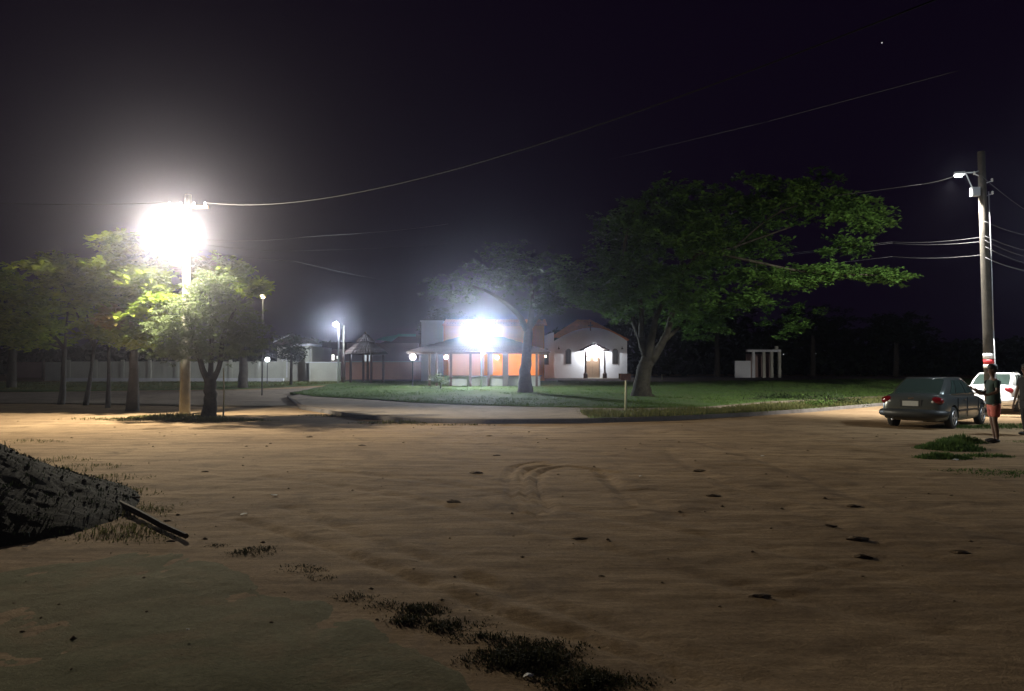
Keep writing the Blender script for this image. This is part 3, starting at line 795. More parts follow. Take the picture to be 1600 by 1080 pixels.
blobs = [
    blob(930, 430, d, 2.3, 3.5, 1.8, 9), blob(985, 360, d, 2.6, 3.5, 1.8, 11), blob(1080, 330, d, 3.2, 4, 1.7, 14),
    blob(1180, 325, d, 2.7, 3.5, 1.6, 10), blob(1255, 310, d - 2, 2.2, 2.5, 1.1, 6), blob(1330, 330, d - 3, 1.7, 1.6, .75, 7),
    blob(1365, 350, d - 3, .9, 1.2, .5, 3), blob(1330, 385, d - 2, 1.4, 1.6, .45, 3), blob(1200, 440, d - 2, 2.6, 2.5, .8, 8), blob(1290, 430, d - 3, 2.0, 1.8, .55, 6),
    blob(1385, 432, d - 3.5, 1.2, 1.2, .35, 5), blob(1170, 468, d - 2, 1.1, 1.5, .5, 4), blob(1060, 420, d, 3.2, 4, 2.3, 12), blob(975, 472, d + 1, 2.5, 3, 1.0, 8),
    blob(1090, 500, d + 2, 2.3, 3, 1.1, 6), blob(1230, 500, d + 3, 2.0, 2, 1.2, 3), blob(900, 450, d + 1, 1.4, 2, .8, 4), blob(1150, 390, d, 3.0, 3, 1.2, 8),
    blob(1270, 285, d, 1.0, 2, .6, 2), blob(1000, 440, d - 3.5, 2.4, 1.5, 1.5, 9), blob(1070, 470, d - 3.5, 1.6, 1.2, .9, 5), blob(940, 470, d - 2.5, 1.5, 1.5, .7, 4), blob(1085, 370, d - 4, 2.4, 1.3, 1.2, 8), blob(1010, 350, d - 3.5, 2.0, 1.3, 1.1, 6)]
tree('almond_tree', 'huge spreading almond tree on the lawn, its right-hand boughs lit bright green', b, limbs, blobs, 1150, 9, .27, 'leaf', 'bark', rosette=.24, subs=5)

# tree in front of the kiosk
d = 45.0
b = G(820, d)
limbs = [([b + Vector((0, 0, -.2)), W(820, 590, d), W(824, 550, d), W(826, 515, d)], [.55, .36, .28, .24]),
         ([W(825, 520, d), W(808, 490, d), W(770, 460, d + 1), W(730, 445, d + 1)], [.2, .15, .1, .05]),
         ([W(826, 518, d), W(832, 480, d), W(830, 430, d)], [.22, .16, .06]),
         ([W(826, 515, d), W(850, 485, d + .5), W(885, 460, d + 1)], [.16, .1, .05])]
blobs = [blob(715, 452, d + 1, 2.0, 2, .9, 5), blob(780, 430, d, 2.2, 2.2, 1.1, 7), blob(835, 430, d, 2.0, 2.5, 1.6, 7), blob(850, 478, d, 1.3, 1.5, .6, 4), blob(880, 460, d, 1.2, 1.5, .8, 3), blob(790, 395, d, 1.5, 1.5, .6, 2)]
tree('almond_tree', 'almond tree with a thick dark trunk standing right in front of the kiosk', b, limbs, blobs, 300, 6, .24, 'leafm', 'barkd', rosette=.28)

# feathery tree by the lamp
d = 26.4
b = G(328, d)
limbs = [([b + Vector((0, 0, -.15)), W(329, 630, d), W(328, 605, d), W(328, 590, d)], [.30, .22, .20, .19]),
         ([W(326, 597, d), W(318, 580, d), W(312, 560, d), W(300, 520, d), W(285, 480, d)], [.13, .10, .09, .06, .03]),
         ([W(330, 597, d), W(340, 580, d), W(345, 560, d), W(350, 520, d), W(370, 480, d)], [.12, .09, .08, .06, .03]),
         ([W(328, 592, d), W(330, 560, d + .3), W(332, 510, d + .3), W(328, 460, d)], [.09, .08, .06, .03])]
blobs = [blob(325, 480, d, 1.2, 1.3, 1.0, 6), blob(275, 510, d, .85, 1.0, .8, 5), blob(375, 505, d, .85, 1.0, .75, 5), blob(325, 540, d, 1.5, 1.2, .55, 6), blob(262, 545, d, .5, .7, .4, 2), blob(395, 535, d, .5, .7, .4, 2), blob(330, 445, d, .8, .9, .45, 3)]
tree('feathery_tree', 'small bushy tree with forked trunk and fine feathery foliage under the bright lamp', b, limbs, blobs, 420, 22, .12, 'leaff', 'bark', rosette=.17, droop=.35, twig=.02, aspect=.22)
o = MB().tube([(0, 0, -.1), (.02, 0, .85), (-.01, 0, 1.7)], [.03, .028, .025], 6).build('stake', 'stake', None, True, G(350, 26.2)); tag(o, 'thin wooden stake right of the feathery tree trunk', 'stake')

# almond trees, left
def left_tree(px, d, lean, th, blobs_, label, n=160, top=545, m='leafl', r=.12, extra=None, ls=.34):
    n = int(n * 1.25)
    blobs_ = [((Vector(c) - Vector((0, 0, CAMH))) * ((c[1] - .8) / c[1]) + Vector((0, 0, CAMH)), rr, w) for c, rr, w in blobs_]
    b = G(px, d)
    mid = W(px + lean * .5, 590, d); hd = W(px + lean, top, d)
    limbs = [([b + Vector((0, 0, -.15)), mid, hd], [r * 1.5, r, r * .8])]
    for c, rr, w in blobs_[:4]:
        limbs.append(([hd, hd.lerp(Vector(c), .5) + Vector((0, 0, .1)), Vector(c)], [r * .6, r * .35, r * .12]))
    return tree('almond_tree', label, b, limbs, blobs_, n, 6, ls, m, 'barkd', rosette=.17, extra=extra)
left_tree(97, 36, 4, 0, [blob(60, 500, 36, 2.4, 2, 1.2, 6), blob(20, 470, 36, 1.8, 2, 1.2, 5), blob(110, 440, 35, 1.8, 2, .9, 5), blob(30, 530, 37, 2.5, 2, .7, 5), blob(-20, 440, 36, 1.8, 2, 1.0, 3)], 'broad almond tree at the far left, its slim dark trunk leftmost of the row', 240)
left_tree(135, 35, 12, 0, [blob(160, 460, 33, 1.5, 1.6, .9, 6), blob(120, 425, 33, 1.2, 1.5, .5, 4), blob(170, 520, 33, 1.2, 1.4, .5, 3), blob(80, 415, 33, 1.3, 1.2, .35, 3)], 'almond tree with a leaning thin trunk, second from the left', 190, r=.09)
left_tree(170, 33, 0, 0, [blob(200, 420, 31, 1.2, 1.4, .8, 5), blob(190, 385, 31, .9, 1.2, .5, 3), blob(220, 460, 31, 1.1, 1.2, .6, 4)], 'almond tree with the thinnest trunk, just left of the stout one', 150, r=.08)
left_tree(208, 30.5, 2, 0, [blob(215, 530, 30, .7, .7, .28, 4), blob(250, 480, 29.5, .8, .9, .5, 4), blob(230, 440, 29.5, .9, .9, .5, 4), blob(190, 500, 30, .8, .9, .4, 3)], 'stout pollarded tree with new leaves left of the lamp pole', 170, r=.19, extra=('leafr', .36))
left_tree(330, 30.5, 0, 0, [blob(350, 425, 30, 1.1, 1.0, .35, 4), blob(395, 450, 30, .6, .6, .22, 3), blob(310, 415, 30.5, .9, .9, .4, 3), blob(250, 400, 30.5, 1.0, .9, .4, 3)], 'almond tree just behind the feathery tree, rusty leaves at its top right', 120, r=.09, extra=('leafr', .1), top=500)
def far_tree(px, d, h, rr, label, n=60, r=.12, m='leaff', ls=.22, nm='park_tree'):
    b = G(px, d); top = b + Vector((0, 0, h))
    limbs = [([b + Vector((0, 0, -.1)), b + Vector((.03, 0, h * .45)), b + Vector((0, 0, h * .8))], [r * 1.3, r, r * .5])]
    bl = [(b + Vector((0, 0, h * .82)), (rr, rr, h * .28), 3), (b + Vector((rr * .4, 0, h * .65)), (rr * .6, rr * .6, h * .16), 1), (b + Vector((-rr * .5, 0, h * .7)), (rr * .6, rr * .6, h * .16), 1)]
    return tree(nm, label, b, limbs, bl, n, 6, ls, m, 'barkd', rosette=.22)
far_tree(380, 52, 3.6, 1.3, 'thick-trunked tree by the boundary wall, seen right of the feathery tree', 90, .28, 'leafd')
far_tree(455, 56, 3.4, .9, 'small round tree before the pale house', 90, .09, 'leafd')
far_tree(688, 50, .9, .5, 'low pale bush beside the kiosk wall', 30, .04, 'leaff', .14, 'garden_bush')

# ------------------------------------------------------------------ buildings
def tiled_slope(name, a, b, c, dd, m, parent, rows=14, prof=.05, thick=.08):
    """quad a,b (eave) c,dd (ridge above b and a): rolled tiles running up the slope"""
    a, b, c, dd = map(Vector, (a, b, c, dd))
    n = (b - a).cross(dd - a).normalized()
    if n.z < 0: n = -n
    L = max((b - a).length, (c - dd).length); cols = max(4, int(L / .22)) * 2
    vs, fs = [], []
    for j in range(rows + 1):
        t = j / rows
        for i in range(cols + 1):
            s = i / cols
            p = a.lerp(b, s).lerp(dd.lerp(c, s), t)
            w = (prof if i % 2 else 0) + (.03 * (1 - 0) if j % 2 else 0)
            vs.append(p + n * w)
    for j in range(rows):
        for i in range(cols):
            k = j * (cols + 1) + i
            fs.append((k, k + 1, k + cols + 2, k + cols + 1))
    nb = len(vs)
    mb = MB(); mb.add(vs, fs)
    q = [a, b, c, dd]
    mb.add([p - n * thick for p in q] + [p - n * .01 for p in q], [(0, 1, 2, 3), (0, 4, 5, 1), (1, 5, 6, 2), (2, 6, 7, 3), (3, 7, 4, 0)])
    o = mb.build(name, m, parent, fix=False); return o

def arched(mb, cx, y, z0, w, h, dep, n=10):
    r = w / 2
    pts = [(cx - r, y, z0), (cx + r, y, z0)] + [(cx + r * math.cos(math.pi * k / n), y, z0 + h - r + r * math.sin(math.pi * k / n)) for k in range(n + 1)]
    return mb.prism(pts, (0, dep, 0))

# --- chapel (72 m)
cd = 72.0
cb = G(922, cd)
cz = cb.z + .07
t = thing('chapel', 'small white chapel with orange tiled roof and a lit timber porch', 'chapel', (cb.x, cd, cz))
def C(px, row, dd=cd):
    p = W(px, row, dd); return Vector((p.x - cb.x, p.y - cd, p.z - cz))
xl, xr = C(866, 590).x, C(980, 590).x
ze, za = C(866, 533).z, C(924, 512).z
mb = MB(); n_ = 8
pts = [(xl, 0, -.1), (xr, 0, -.1), (xr, 0, ze)]
for k in range(1, n_): pts.append((xr + (C(924, 0).x - xr) * k / n_, 0, ze + (za - ze) * math.sin(math.pi / 2 * k / n_) ** .92))
pts.append((C(924, 0).x, 0, za))
for k in range(n_ - 1, 0, -1): pts.append((xl + (C(924, 0).x - xl) * k / n_, 0, ze + (za - ze) * math.sin(math.pi / 2 * k / n_) ** .92))
pts.append((xl, 0, ze))
mb.prism(pts, (0, .25, 0)); mb.build('facade', 'white', t)
mb = MB(); mb.b2((xl + .02, .26, -.1), (xl + .24, 11, ze - .02)); mb.b2((xr - .24, .26, -.1), (xr - .02, 11, ze - .02)); mb.b2((xl + .24, 10.8, -.1), (xr - .24, 11, ze)); mb.build('nave_wall', 'white', t)
rx = C(905, 0).x; rz_ = C(905, 500, cd + 2).z; ly = .5
zl, zr = C(866, 521, cd + .5).z, C(982, 531, cd + .5).z
tiled_slope('roof', (xl - .15, 11.2, zl - .3), (xl - .15, ly, zl - .3), (rx, ly + 1.2, rz_), (rx, 11.2, rz_), 'terracotta', t)
tiled_slope('roof', (xr + .2, ly - .35, zr - .02), (xr + .2, 11.2, zr - .02), (rx + 1.0, 11.2, rz_), (rx + 1.0, ly + 1.0, rz_), 'terracotta', t)
tiled_slope('roof', (xl - .1, ly - .05, zl - .35), (xr + .2, ly - .05, zr - .02), (rx + 1.0, ly + 1.3, rz_ - .02), (rx, ly + 1.3, rz_ - .02), 'terracotta', t)
# left wing with rounded shoulder
wl_ = C(836, 590).x; wz = C(850, 524).z; wm = C(836, 545).z
pts = [(wl_ + .1, .3, -.1), (xl - .005, .3, -.1), (xl - .005, .3, C(866, 519).z), (C(858, 0).x, .3, C(858, 521).z), (C(846, 0).x, .3, C(846, 526).z), (C(839, 0).x, .3, C(839, 532).z), (wl_, .3, C(836, 538).z), (wl_ + .05, .3, wm)]
MB().prism(pts, (0, .3, 0)).build('wing_wall', 'white', t)
MB().b2((wl_ - .35, -.15, wm - .1), (C(855, 0).x, .29, wm - .0)).build('canopy', 'tiledark', t)
def win(px, r0, r1, w):
    x = C(px, 0).x; z0, z1 = C(px, r1).z, C(px, r0).z
    yy = -.012 if px > 866 else .288
    f = arched(MB(), x, yy - .03, z0, w + .12, z1 - z0 + .06, .05).build('window', 'frame', t)
    g_ = arched(MB(), x, yy - .045, z0 + .08, w - .08, z1 - z0 - .12, .02).build('pane', 'darkglass', f)
    MB().b2((x - .02, yy - .06, z0 + .08), (x + .02, yy - .04, z1 - .06)).build('mullion', 'frame', f)
win(887, 546, 569, .42); win(959, 546, 569, .42); win(852.5, 547, 570, .40)
for px, row in ((873, 545), (972, 545)):
    p = C(px, row)
    o = MB(); o.box(p + Vector((0, -.1, 0)), (.16, .18, .12)); o.box(p + Vector((0, -.03, .12)), (.06, .06, .14)); o.build('wall_light', 'iron', t)
MB().ball(C(852.5, 557) + Vector((0, .15, 0)), .10, 10, 6).build('globe_light', 'warm', t, True)
# cross on the gable
p = C(922.5, 511); mb = MB(); mb.b2((p.x - .05, -.09, p.z - .35), (p.x + .05, -.01, p.z + .45)); mb.b2((p.x - .22, -.085, p.z + .08), (p.x + .22, -.015, p.z + .18)); mb.build('cross', 'timber', t)
# door
x0, x1 = C(914, 0).x, C(934, 0).x; dx = (x0 + x1) / 2; dh = C(0, 552.5).z
arched(MB(), dx, -.05, .02, x1 - x0 + .14, dh + .05, .04).build('door_frame', 'timber', t)
dr = arched(MB(), dx, -.08, .03, x1 - x0, dh - .04, .03).build('door', 'door', t)
MB().b2((dx - .012, -.09, .05), (dx + .012, -.075, dh - .1)).build('door_joint', 'timber', dr)
for px in (917.5, 928.5):
    x = C(px, 0).x; z = C(px, 561).z; MB().b2((x - .17, -.095, z - .2), (x + .17, -.07, z + .2)).build('door_pane', 'litwin', dr)
MB().ball((dx + .08, -.1, 1.0), .03, 8, 5).build('handle', 'chrome', dr)
# porch
py = -1.5
for px in (911, 940):
    x = C(px, 0).x
    MB().lathe((x, py, -.08), [(.2, 0), (.2, .5), (.12, .55), (.085, .65), (.085, C(px, 550).z + .1)], 10).build('porch_post', 'timber', t)
ax, az = C(925, 0).x, C(925, 537, cd + py).z; elx, erx = C(904, 0).x, C(947, 0).x; ez = C(0, 547.5, cd + py).z
tiled_slope('porch_roof', (elx, -.02, ez), (elx, py - .2, ez), (ax, py - .2, az), (ax, -.02, az), 'tiledark', t, 8)
tiled_slope('porch_roof', (erx, py - .2, ez), (erx, -.02, ez), (ax, -.02, az), (ax, py - .2, az), 'tiledark', t, 8)
mb = MB(); mb.tube([(elx + .15, py, ez - .02), (erx - .15, py, ez - .02)], .05, 6); mb.tube([(ax, py, ez), (ax, py, az - .1)], .04, 6); mb.tube([(ax, py, ez), ((ax + elx) / 2, py, (ez + az) / 2 - .1)], .03, 6); mb.tube([(ax, py, ez), ((ax + erx) / 2, py, (ez + az) / 2 - .1)], .03, 6); mb.build('truss', 'timber', t)
MB().b2((x0 - .3, py + .1, -.05), (x1 + .3, -.06, .03)).build('doorstep', 'cream', t)
MB().b2((xl - 1.5, py - .6, -.1), (xr + 1.2, -.0, -.03)).build('plinth', 'asphalt', t)
MB().lathe((ax, -.7, az - .42), [(.1, 0), (.12, .06), (.03, .14)], 10).build('porch_light', 'globe', t)
lamp('bulb', (ax, -.7, az - .55), LW['porch'], (.93, .96, 1.0), .06, t)

# --- orange and white two-storey block behind the kiosk
bd = 64.0; bb = G(755, bd)
t = thing('orange_building', 'two-storey block, white at its left end and orange beyond, behind the kiosk', 'building', bb)
def L_(px, row, dd=bd):
    p = W(px, row, dd); return Vector((p.x - bb.x, p.y - bd, p.z - bb.z))
a_, b_, c_ = L_(660, 0).x, L_(694, 0).x, L_(850, 0).x; h1 = L_(0, 503).z; h2 = L_(0, 506).z
MB().b2((a_, 0, -.1), (b_ - .003, 8, h1)).build('wall', 'white', t)['label'] = 'white end wall'
MB().b2((b_, .08, -.1), (c_, 8, h2)).build('wall', 'orange', t)['label'] = 'orange long wall'
MB().b2((a_ - .1, -.12, h1 + .003), (b_ - .01, 8.1, h1 + .12)).build('parapet', 'white', t)
tiled_slope('roof', (b_ - .05, -.45, h2 - .10), (c_ + .2, -.45, h2 - .10), (c_ + .2, 2.5, h2 + .5), (b_ - .05, 2.5, h2 + .5), 'terracotta', t)

# --- salmon boundary wall
sd = 67.0; p0, p1 = G(540, sd), G(700, sd)
t = thing('salmon_wall', 'long low salmon wall with pale coping behind the gazebo', 'wall', p0)
wx = p1.x - p0.x; sh = W(0, 566, sd).z - p0.z
MB().b2((0, 0, -.1), (wx, .2, sh)).build('wall', 'salmon', t)
MB().b2((-.03, -.04, sh + .003), (wx, .24, sh + .09)).build('coping', 'cream', t)
for k in range(1, 6):
    MB().b2((wx * k / 6 - .12, -.05, -.1), (wx * k / 6 + .12, -.003, sh - .02)).build('pier', 'salmon', t)

# --- teal roofed house
hd = 78.0; hb = G(600, hd)
t = thing('teal_roofed_house', 'low dark house with teal fascia boards behind the gazebo', 'house', hb)
def H_(px, row): p = W(px, row, hd); return Vector((p.x - hb.x, 0, p.z - hb.z))
MB().b2((H_(545, 0).x, 0, -.1), (H_(656, 0).x, 7, H_(0, 536).z)).build('wall', 'pinkwall', t)
mb = MB(); mb.prism([H_(592, 537), H_(656, 537), H_(656, 524), H_(622, 524)], (0, 7, 0)); mb.build('roof', 'tiledark', t)
MB().prism([H_(588, 531) + Vector((0, -.2, 0)), H_(612, 534) + Vector((0, -.2, 0)), H_(624, 525) + Vector((0, -.2, 0)), H_(622, 523) + Vector((0, -.2, 0)), H_(600, 527) + Vector((0, -.2, 0))], (0, .12, 0)).build('fascia', 'teal', t)
MB().prism([H_(622, 526) + Vector((0, -.25, 0)), H_(650, 526) + Vector((0, -.25, 0)), H_(650, 522) + Vector((0, -.25, 0)), H_(622, 522) + Vector((0, -.25, 0))], (0, .14, 0)).build('fascia', 'teal', t)
f = MB().b2((H_(572, 0).x, -.06, H_(0, 569).z), (H_(585, 0).x, -.003, H_(0, 553).z)).build('window', 'frame', t)
for a1, a2 in ((573, 578), (579, 584)):
    MB().b2((H_(a1, 0).x, -.08, H_(0, 568).z), (H_(a2, 0).x, -.062, H_(0, 554).z)).build('pane', 'litdim', f)

# --- far house with small lit windows
fd = 88.0; fb = G(518, fd)
t = thing('far_house', 'dark far house with three small bright windows left of the gazebo', 'house', fb)
def F_(px, row): p = W(px, row, fd); return Vector((p.x - fb.x, 0, p.z - fb.z))
MB().b2((F_(498, 0).x, 0, -.1), (F_(560, 0).x, 7, F_(0, 546).z)).build('wall', 'pinkwall', t)
MB().prism([F_(494, 546) + Vector((0, -.4, 0)), F_(564, 546) + Vector((0, -.4, 0)), F_(550, 535) + Vector((0, -.4, 0)), F_(508, 535) + Vector((0, -.4, 0))], (0, 8, 0)).build('roof', 'tiledark', t)
for a1, a2, r0, r1 in ((504.5, 509, 554, 561), (515.5, 526.5, 554, 563), (530, 533, 556, 561)):
    f = MB().b2((F_(a1, 0).x - .08, -.06, F_(0, r1).z - .08), (F_(a2, 0).x + .08, -.003, F_(0, r0).z + .08)).build('window', 'frame', t)
    MB().b2((F_(a1, 0).x, -.08, F_(0, r1).z), (F_(a2, 0).x, -.062, F_(0, r0).z)).build('pane', 'litwin', f)

# --- pale house and wall, left
ld = 65.0; lb = G(470, ld)
t = thing('pale_house', 'pale single-storey house with gable and carport slab behind the small round tree', 'house', lb)
def P_(px, row, dd=ld): p = W(px, row, dd); return Vector((p.x - lb.x, p.y - ld, p.z - lb.z))
MB().b2((P_(438, 0).x, 0, -.1), (P_(492, 0).x, 7, P_(0, 541).z)).build('wall', 'cream', t)
mb = MB(); mb.prism([P_(428, 538) + Vector((0, -.3, 0)), P_(472, 538) + Vector((0, -.3, 0)), P_(454, 525) + Vector((0, -.3, 0))], (0, 7.4, 0)); mb.build('roof', 'tiledark', t)
MB().prism([P_(429, 536) + Vector((0, -.36, 0)), P_(454, 524.5) + Vector((0, -.36, 0)), P_(454, 522.5) + Vector((0, -.36, 0)), P_(429, 534) + Vector((0, -.36, 0))], (0, .05, 0)).build('barge_board', 'white', t)
MB().b2((P_(470, 0).x, -1.6, P_(0, 541).z + .003), (P_(498, 0).x, 2, P_(0, 538).z)).build('carport_slab', 'white', t)
MB().b2((P_(489, 0).x, -1.5, -.1), (P_(494.5, 0).x, -1.2, P_(0, 541).z)).build('column', 'cream', t)
MB().b2((P_(446, 0).x, -.04, P_(0, 590).z), (P_(454, 0).x, -.003, P_(0, 560).z)).build('door', 'white', t)
wd = 63.0; p0 = G(108, wd); p1 = G(445, wd)
t = thing('white_boundary_wall', 'long whitish boundary wall with a pale footing behind the left trees', 'wall', p0)
wx = p1.x - p0.x; wh = W(0, 565, wd).z - p0.z
MB().b2((0, 0, -.1), (wx, .2, wh)).build('wall', 'cream', t)
MB().b2((0, -.35, -.1), (wx, -.003, W(0, 591, wd).z - p0.z)).build('footing', 'white', t)
for k in range(0, 9): MB().b2((wx * k / 8 - .14, -.06, 0), (wx * k / 8 + .14, -.004 , wh + .14)).build('pier', 'cream', t)
p0 = G(478, 63.5); p1 = G(532, 63.5); wx = p1.x - p0.x
t = thing('low_white_wall', 'low pale garden wall between the pale house and the gazebo', 'wall', p0)
MB().b2((0, 0, -.1), (wx, .2, W(0, 567, 63.5).z - p0.z)).build('wall', 'cream', t)
MB().b2((-.03, -.03, W(0, 567, 63.5).z - p0.z + .003), (wx + .03, .23, W(0, 565.5, 63.5).z - p0.z)).build('coping', 'white', t)
p0 = G(20, 80); p1 = G(104, 80)
t = thing('pink_wall', 'dim pinkish wall at the far left end of the road', 'wall', p0)
MB().b2((0, 0, -.1), (p1.x - p0.x, .2, W(0, 566, 80).z - p0.z)).build('wall', 'pinkwall', t)
MB().b2(((p1.x - p0.x) * .55, -.05, -.1), ((p1.x - p0.x) * .6, -.003, W(0, 566, 80).z - p0.z)).build('pier', 'timber', t)
p0 = G(70, 66); p1 = G(104, 66)
t = thing('gate_panel', 'pale gate panel left of the white boundary wall', 'gate', p0)
MB().b2((0, 0, -.05), (p1.x - p0.x, .08, W(0, 566, 66).z - p0.z)).build('panel', 'cream', t)
for k in (0, 1): MB().b2(((p1.x - p0.x) * k - .05, -.03, -.1), ((p1.x - p0.x) * k + .05, -.003, W(0, 564, 66).z - p0.z)).build('gate_post', 'timber', t)

# --- gazebo (60 m)
gd = 59.5; gb = G(571, gd)
t = thing('gazebo', 'open timber gazebo with dark tiled roof and raised cap on a pale slab', 'gazebo', gb)
def Z_(px, row, dd=gd): p = W(px, row, dd); return Vector((p.x - gb.x, p.y - gd, p.z - gb.z))
R_ = Z_(609, 0).x; ze = Z_(0, 553).z; zc = Z_(0, 534).z; zt = Z_(0, 522).z
hexp = lambda r, z, k, ph=0: (r * math.cos(math.pi / 3 * k + ph), r * math.sin(math.pi / 3 * k + ph), z)
for k in range(6):
    a1, a2 = hexp(R_, ze, k), hexp(R_, ze, k + 1)
    tiled_slope('roof_panel', a1, a2, hexp(.45, zc, k + 1), hexp(.45, zc, k), 'tiledark', t, 8)
    tiled_slope('cap_panel', hexp(.75, zc - .02, k), hexp(.75, zc - .02, k + 1), hexp(.05, zt, k + 1), hexp(.05, zt, k), 'tiledark', t, 4)
for x_, y_ in [(Z_(541, 0).x, -.2), (Z_(556, 0).x, -1.1), (Z_(573.5, 0).x, 1.1), (Z_(587, 0).x, -1.1), (Z_(602, 0).x, -.1), (Z_(566, 0).x, 1.3)]:
    MB().b2((x_ - .08, y_ - .08, .02), (x_ + .08, y_ + .08, ze + .06)).build('post', 'timber', t)
MB().lathe((0, 0, -.12), [(R_ + .5, 0), (R_ + .5, .12), (R_ + .4, .13)], 24).build('slab', 'pave', t)
mb = MB()
for k in range(6): mb.tube([hexp(R_ * .84, ze + .08, k), hexp(R_ * .84, ze + .08, k + 1)], .06, 6)
mb.build('ring_beam', 'timber', t)
MB().ball((0, 0, zt + .08), .09, 8, 6).build('finial', 'timber', t)

# --- kiosk (54 m)
kd = 55.0; kb = G(750, kd)
t = thing('kiosk', 'wide hip-roofed kiosk with timber posts and orange inner walls', 'kiosk', kb)
def K_(px, row, dd=kd): p = W(px, row, dd); return Vector((p.x - kb.x, p.y - kd, p.z - kb.z))
xl, xr = K_(645, 0).x, K_(856, 0).x; ze = K_(0, 550, kd - 2.5).z; zr = K_(0, 527).z; rl, rr_ = K_(722, 0).x, K_(782, 0).x
tiled_slope('roof_panel', (xl, -2.8, ze), (xr, -2.8, ze), (rr_, 0, zr), (rl, 0, zr), 'tiledark', t, 12)
tiled_slope('roof_panel', (xr, -2.8, ze), (xr, 2.8, ze), (rr_, .05, zr), (rr_, 0, zr), 'tiledark', t, 12)
tiled_slope('roof_panel', (xr, 2.8, ze), (xl, 2.8, ze), (rl, 0.02, zr), (rr_, 0.02, zr), 'tiledark', t, 12)
tiled_slope('roof_panel', (xl, 2.8, ze), (xl, -2.8, ze), (rl, 0, zr), (rl, .05, zr), 'tiledark', t, 12)
MB().b2((xl + .1, -2.78, ze - .14), (xr - .1, -2.7, ze - .03)).build('fascia', 'timber', t)
for px in (673, 684, 706, 736, 764, 838):
    x = K_(px, 0, kd - 2.4).x; MB().b2((x - .08, -2.5, -.1), (x + .08, -2.34, ze - .03)).build('post', 'timber', t)
x = K_(790, 0, kd - 2.4).x; MB().b2((x - .2, -2.55, -.1), (x + .2, -2.2, ze - .03)).build('post', 'asphalt', t)['label'] = 'thick grey corner post'
MB().b2((K_(700, 0).x, -2.2, -.1), (K_(842, 0).x, -2.0, .75)).build('counter_wall', 'cream', t)
MB().b2((K_(700, 0).x - .1, -2.3, .753), (K_(842, 0).x + .1, -1.9, .81)).build('counter_top', 'asphalt', t)
MB().b2((K_(757, 0).x, 1.0, -.1), (K_(842, 0).x, 1.15, ze + .2)).build('inner_wall', 'orange', t)
MB().b2((K_(700, 0).x, 1.0, -.1), (K_(756, 0).x, 1.14, ze + .2)).build('inner_wall', 'salmon', t)
MB().b2((K_(764, 0).x, .2, .82), (K_(770, 0).x, .98, ze)).build('partition', 'asphalt', t)
for px, row in ((697, 558), (777, 559), (824, 556)):
    p = K_(px, row, kd - .5)
    g_ = MB().ball(p, .15 if px == 697 else .12, 10, 6).build('hanging_globe', 'globe' if px != 824 else 'warm', t, True)
    MB().tube([p + Vector((0, 0, .12)), (p.x, p.y, ze + .3)], .015, 5).build('flex', 'iron', g_)
lamp('bulb', K_(777, 562, kd - .7), LW['globe'] * 1.2, (1.0, .72, .45), .12, t)
lamp('bulb', K_(824, 562, kd - .7), LW['globe'] * 1.2, (1.0, .80, .55), .12, t)
lamp('bulb', K_(697, 562, kd - .9), LW['globe'] * .8, (.92, .96, 1.0), .12, t)

# --- small white pergola structure, right
wd = 74.0; wb = G(1175, wd)
t = thing('white_pergola', 'small white pergola with a low white wall far back under the trees', 'pergola', wb)
def Q_(px, row): p = W(px, row, wd); return Vector((p.x - wb.x, 0, p.z - wb.z))
MB().b2((Q_(1144, 0).x, 0, -.1), (Q_(1168, 0).x, .2, Q_(0, 564).z)).build('wall', 'white', t)
MB().b2((Q_(1162, 0).x, -.2, Q_(0, 550).z), (Q_(1214, 0).x, .3, Q_(0, 546.5).z)).build('beam', 'white', t)
for px in (1172, 1188, 1200, 1212):
    MB().b2((Q_(px - 2, 0).x, -.15, -.1), (Q_(px + 2, 0).x, .1, Q_(0, 550).z - .003)).build('column', 'white' if px == 1172 else 'cream', t)
MB().b2((Q_(1206, 0).x, -.1, Q_(0, 546).z), (Q_(1210, 0).x, .2, Q_(0, 541).z)).build('finial', 'cream', t)
MB().b2((Q_(1176, 0).x, 3.0, -.1), (Q_(1216, 0).x, 3.2, Q_(0, 552).z)).build('back_wall', 'pinkwall', t)
for i, (px, row, dd, lab) in enumerate(((1224, 554, 95, 'tiny distant lamp just right of the white pergola'), (1274, 553, 110, 'upper of the two tiny distant lamps right of the pergola'), (1267, 574, 100, 'lower of the two tiny distant lamps right of the pergola'), (1029, 553, 90, 'tiny distant lamp right of the big tree trunk'), (410, 463, 44, 'small warm street lamp seen above the feathery tree'))):
    p = W(px, row, dd); g0 = G(px, dd)
    t = thing('distant_lamp', lab, 'lamp', g0)
    h = p.z - g0.z
    MB().tube([(0, 0, -.1), (0, 0, h)], .04, 6).build('post', 'iron', t, True)
    MB().ball((0, -.02, h + .02), .055 if i < 4 else .16, 8, 6).build('lens', 'litdim' if i < 4 else 'warm', t, True)
lamp('bulb', (0, -.25, h), LW['yellow'], (1, .85, .6), .1, t)

# distant white post
o = MB().tube([(0, 0, -.05), (0, 0, .55)], [.06, .05], 8).build('bollard', 'stake', None, True, G(1034, 66)); tag(o, 'small pale bollard right of the chapel', 'bollard')

# signpost on the verge
sg = GR(977, 648) + Vector((0, 0, .1))
t = thing('sign_post', 'small faded reddish sign on a pale post at the kerb before the chapel', 'sign', sg)
sc_ = lambda row: W(977, row, sg.y).z - sg.z
MB().tube([(0, 0, -.15), (.02, 0, sc_(594))], .04, 8).build('post', 'stake', t, True)
MB().box((-.0, -.06, sc_(589)), (.38, .03, .24), rz=.05).build('board', 'signred', t)
MB().box((-.17, -.02, sc_(588)), (.16, .03, .2), rz=-.3).build('board', 'plank', t)

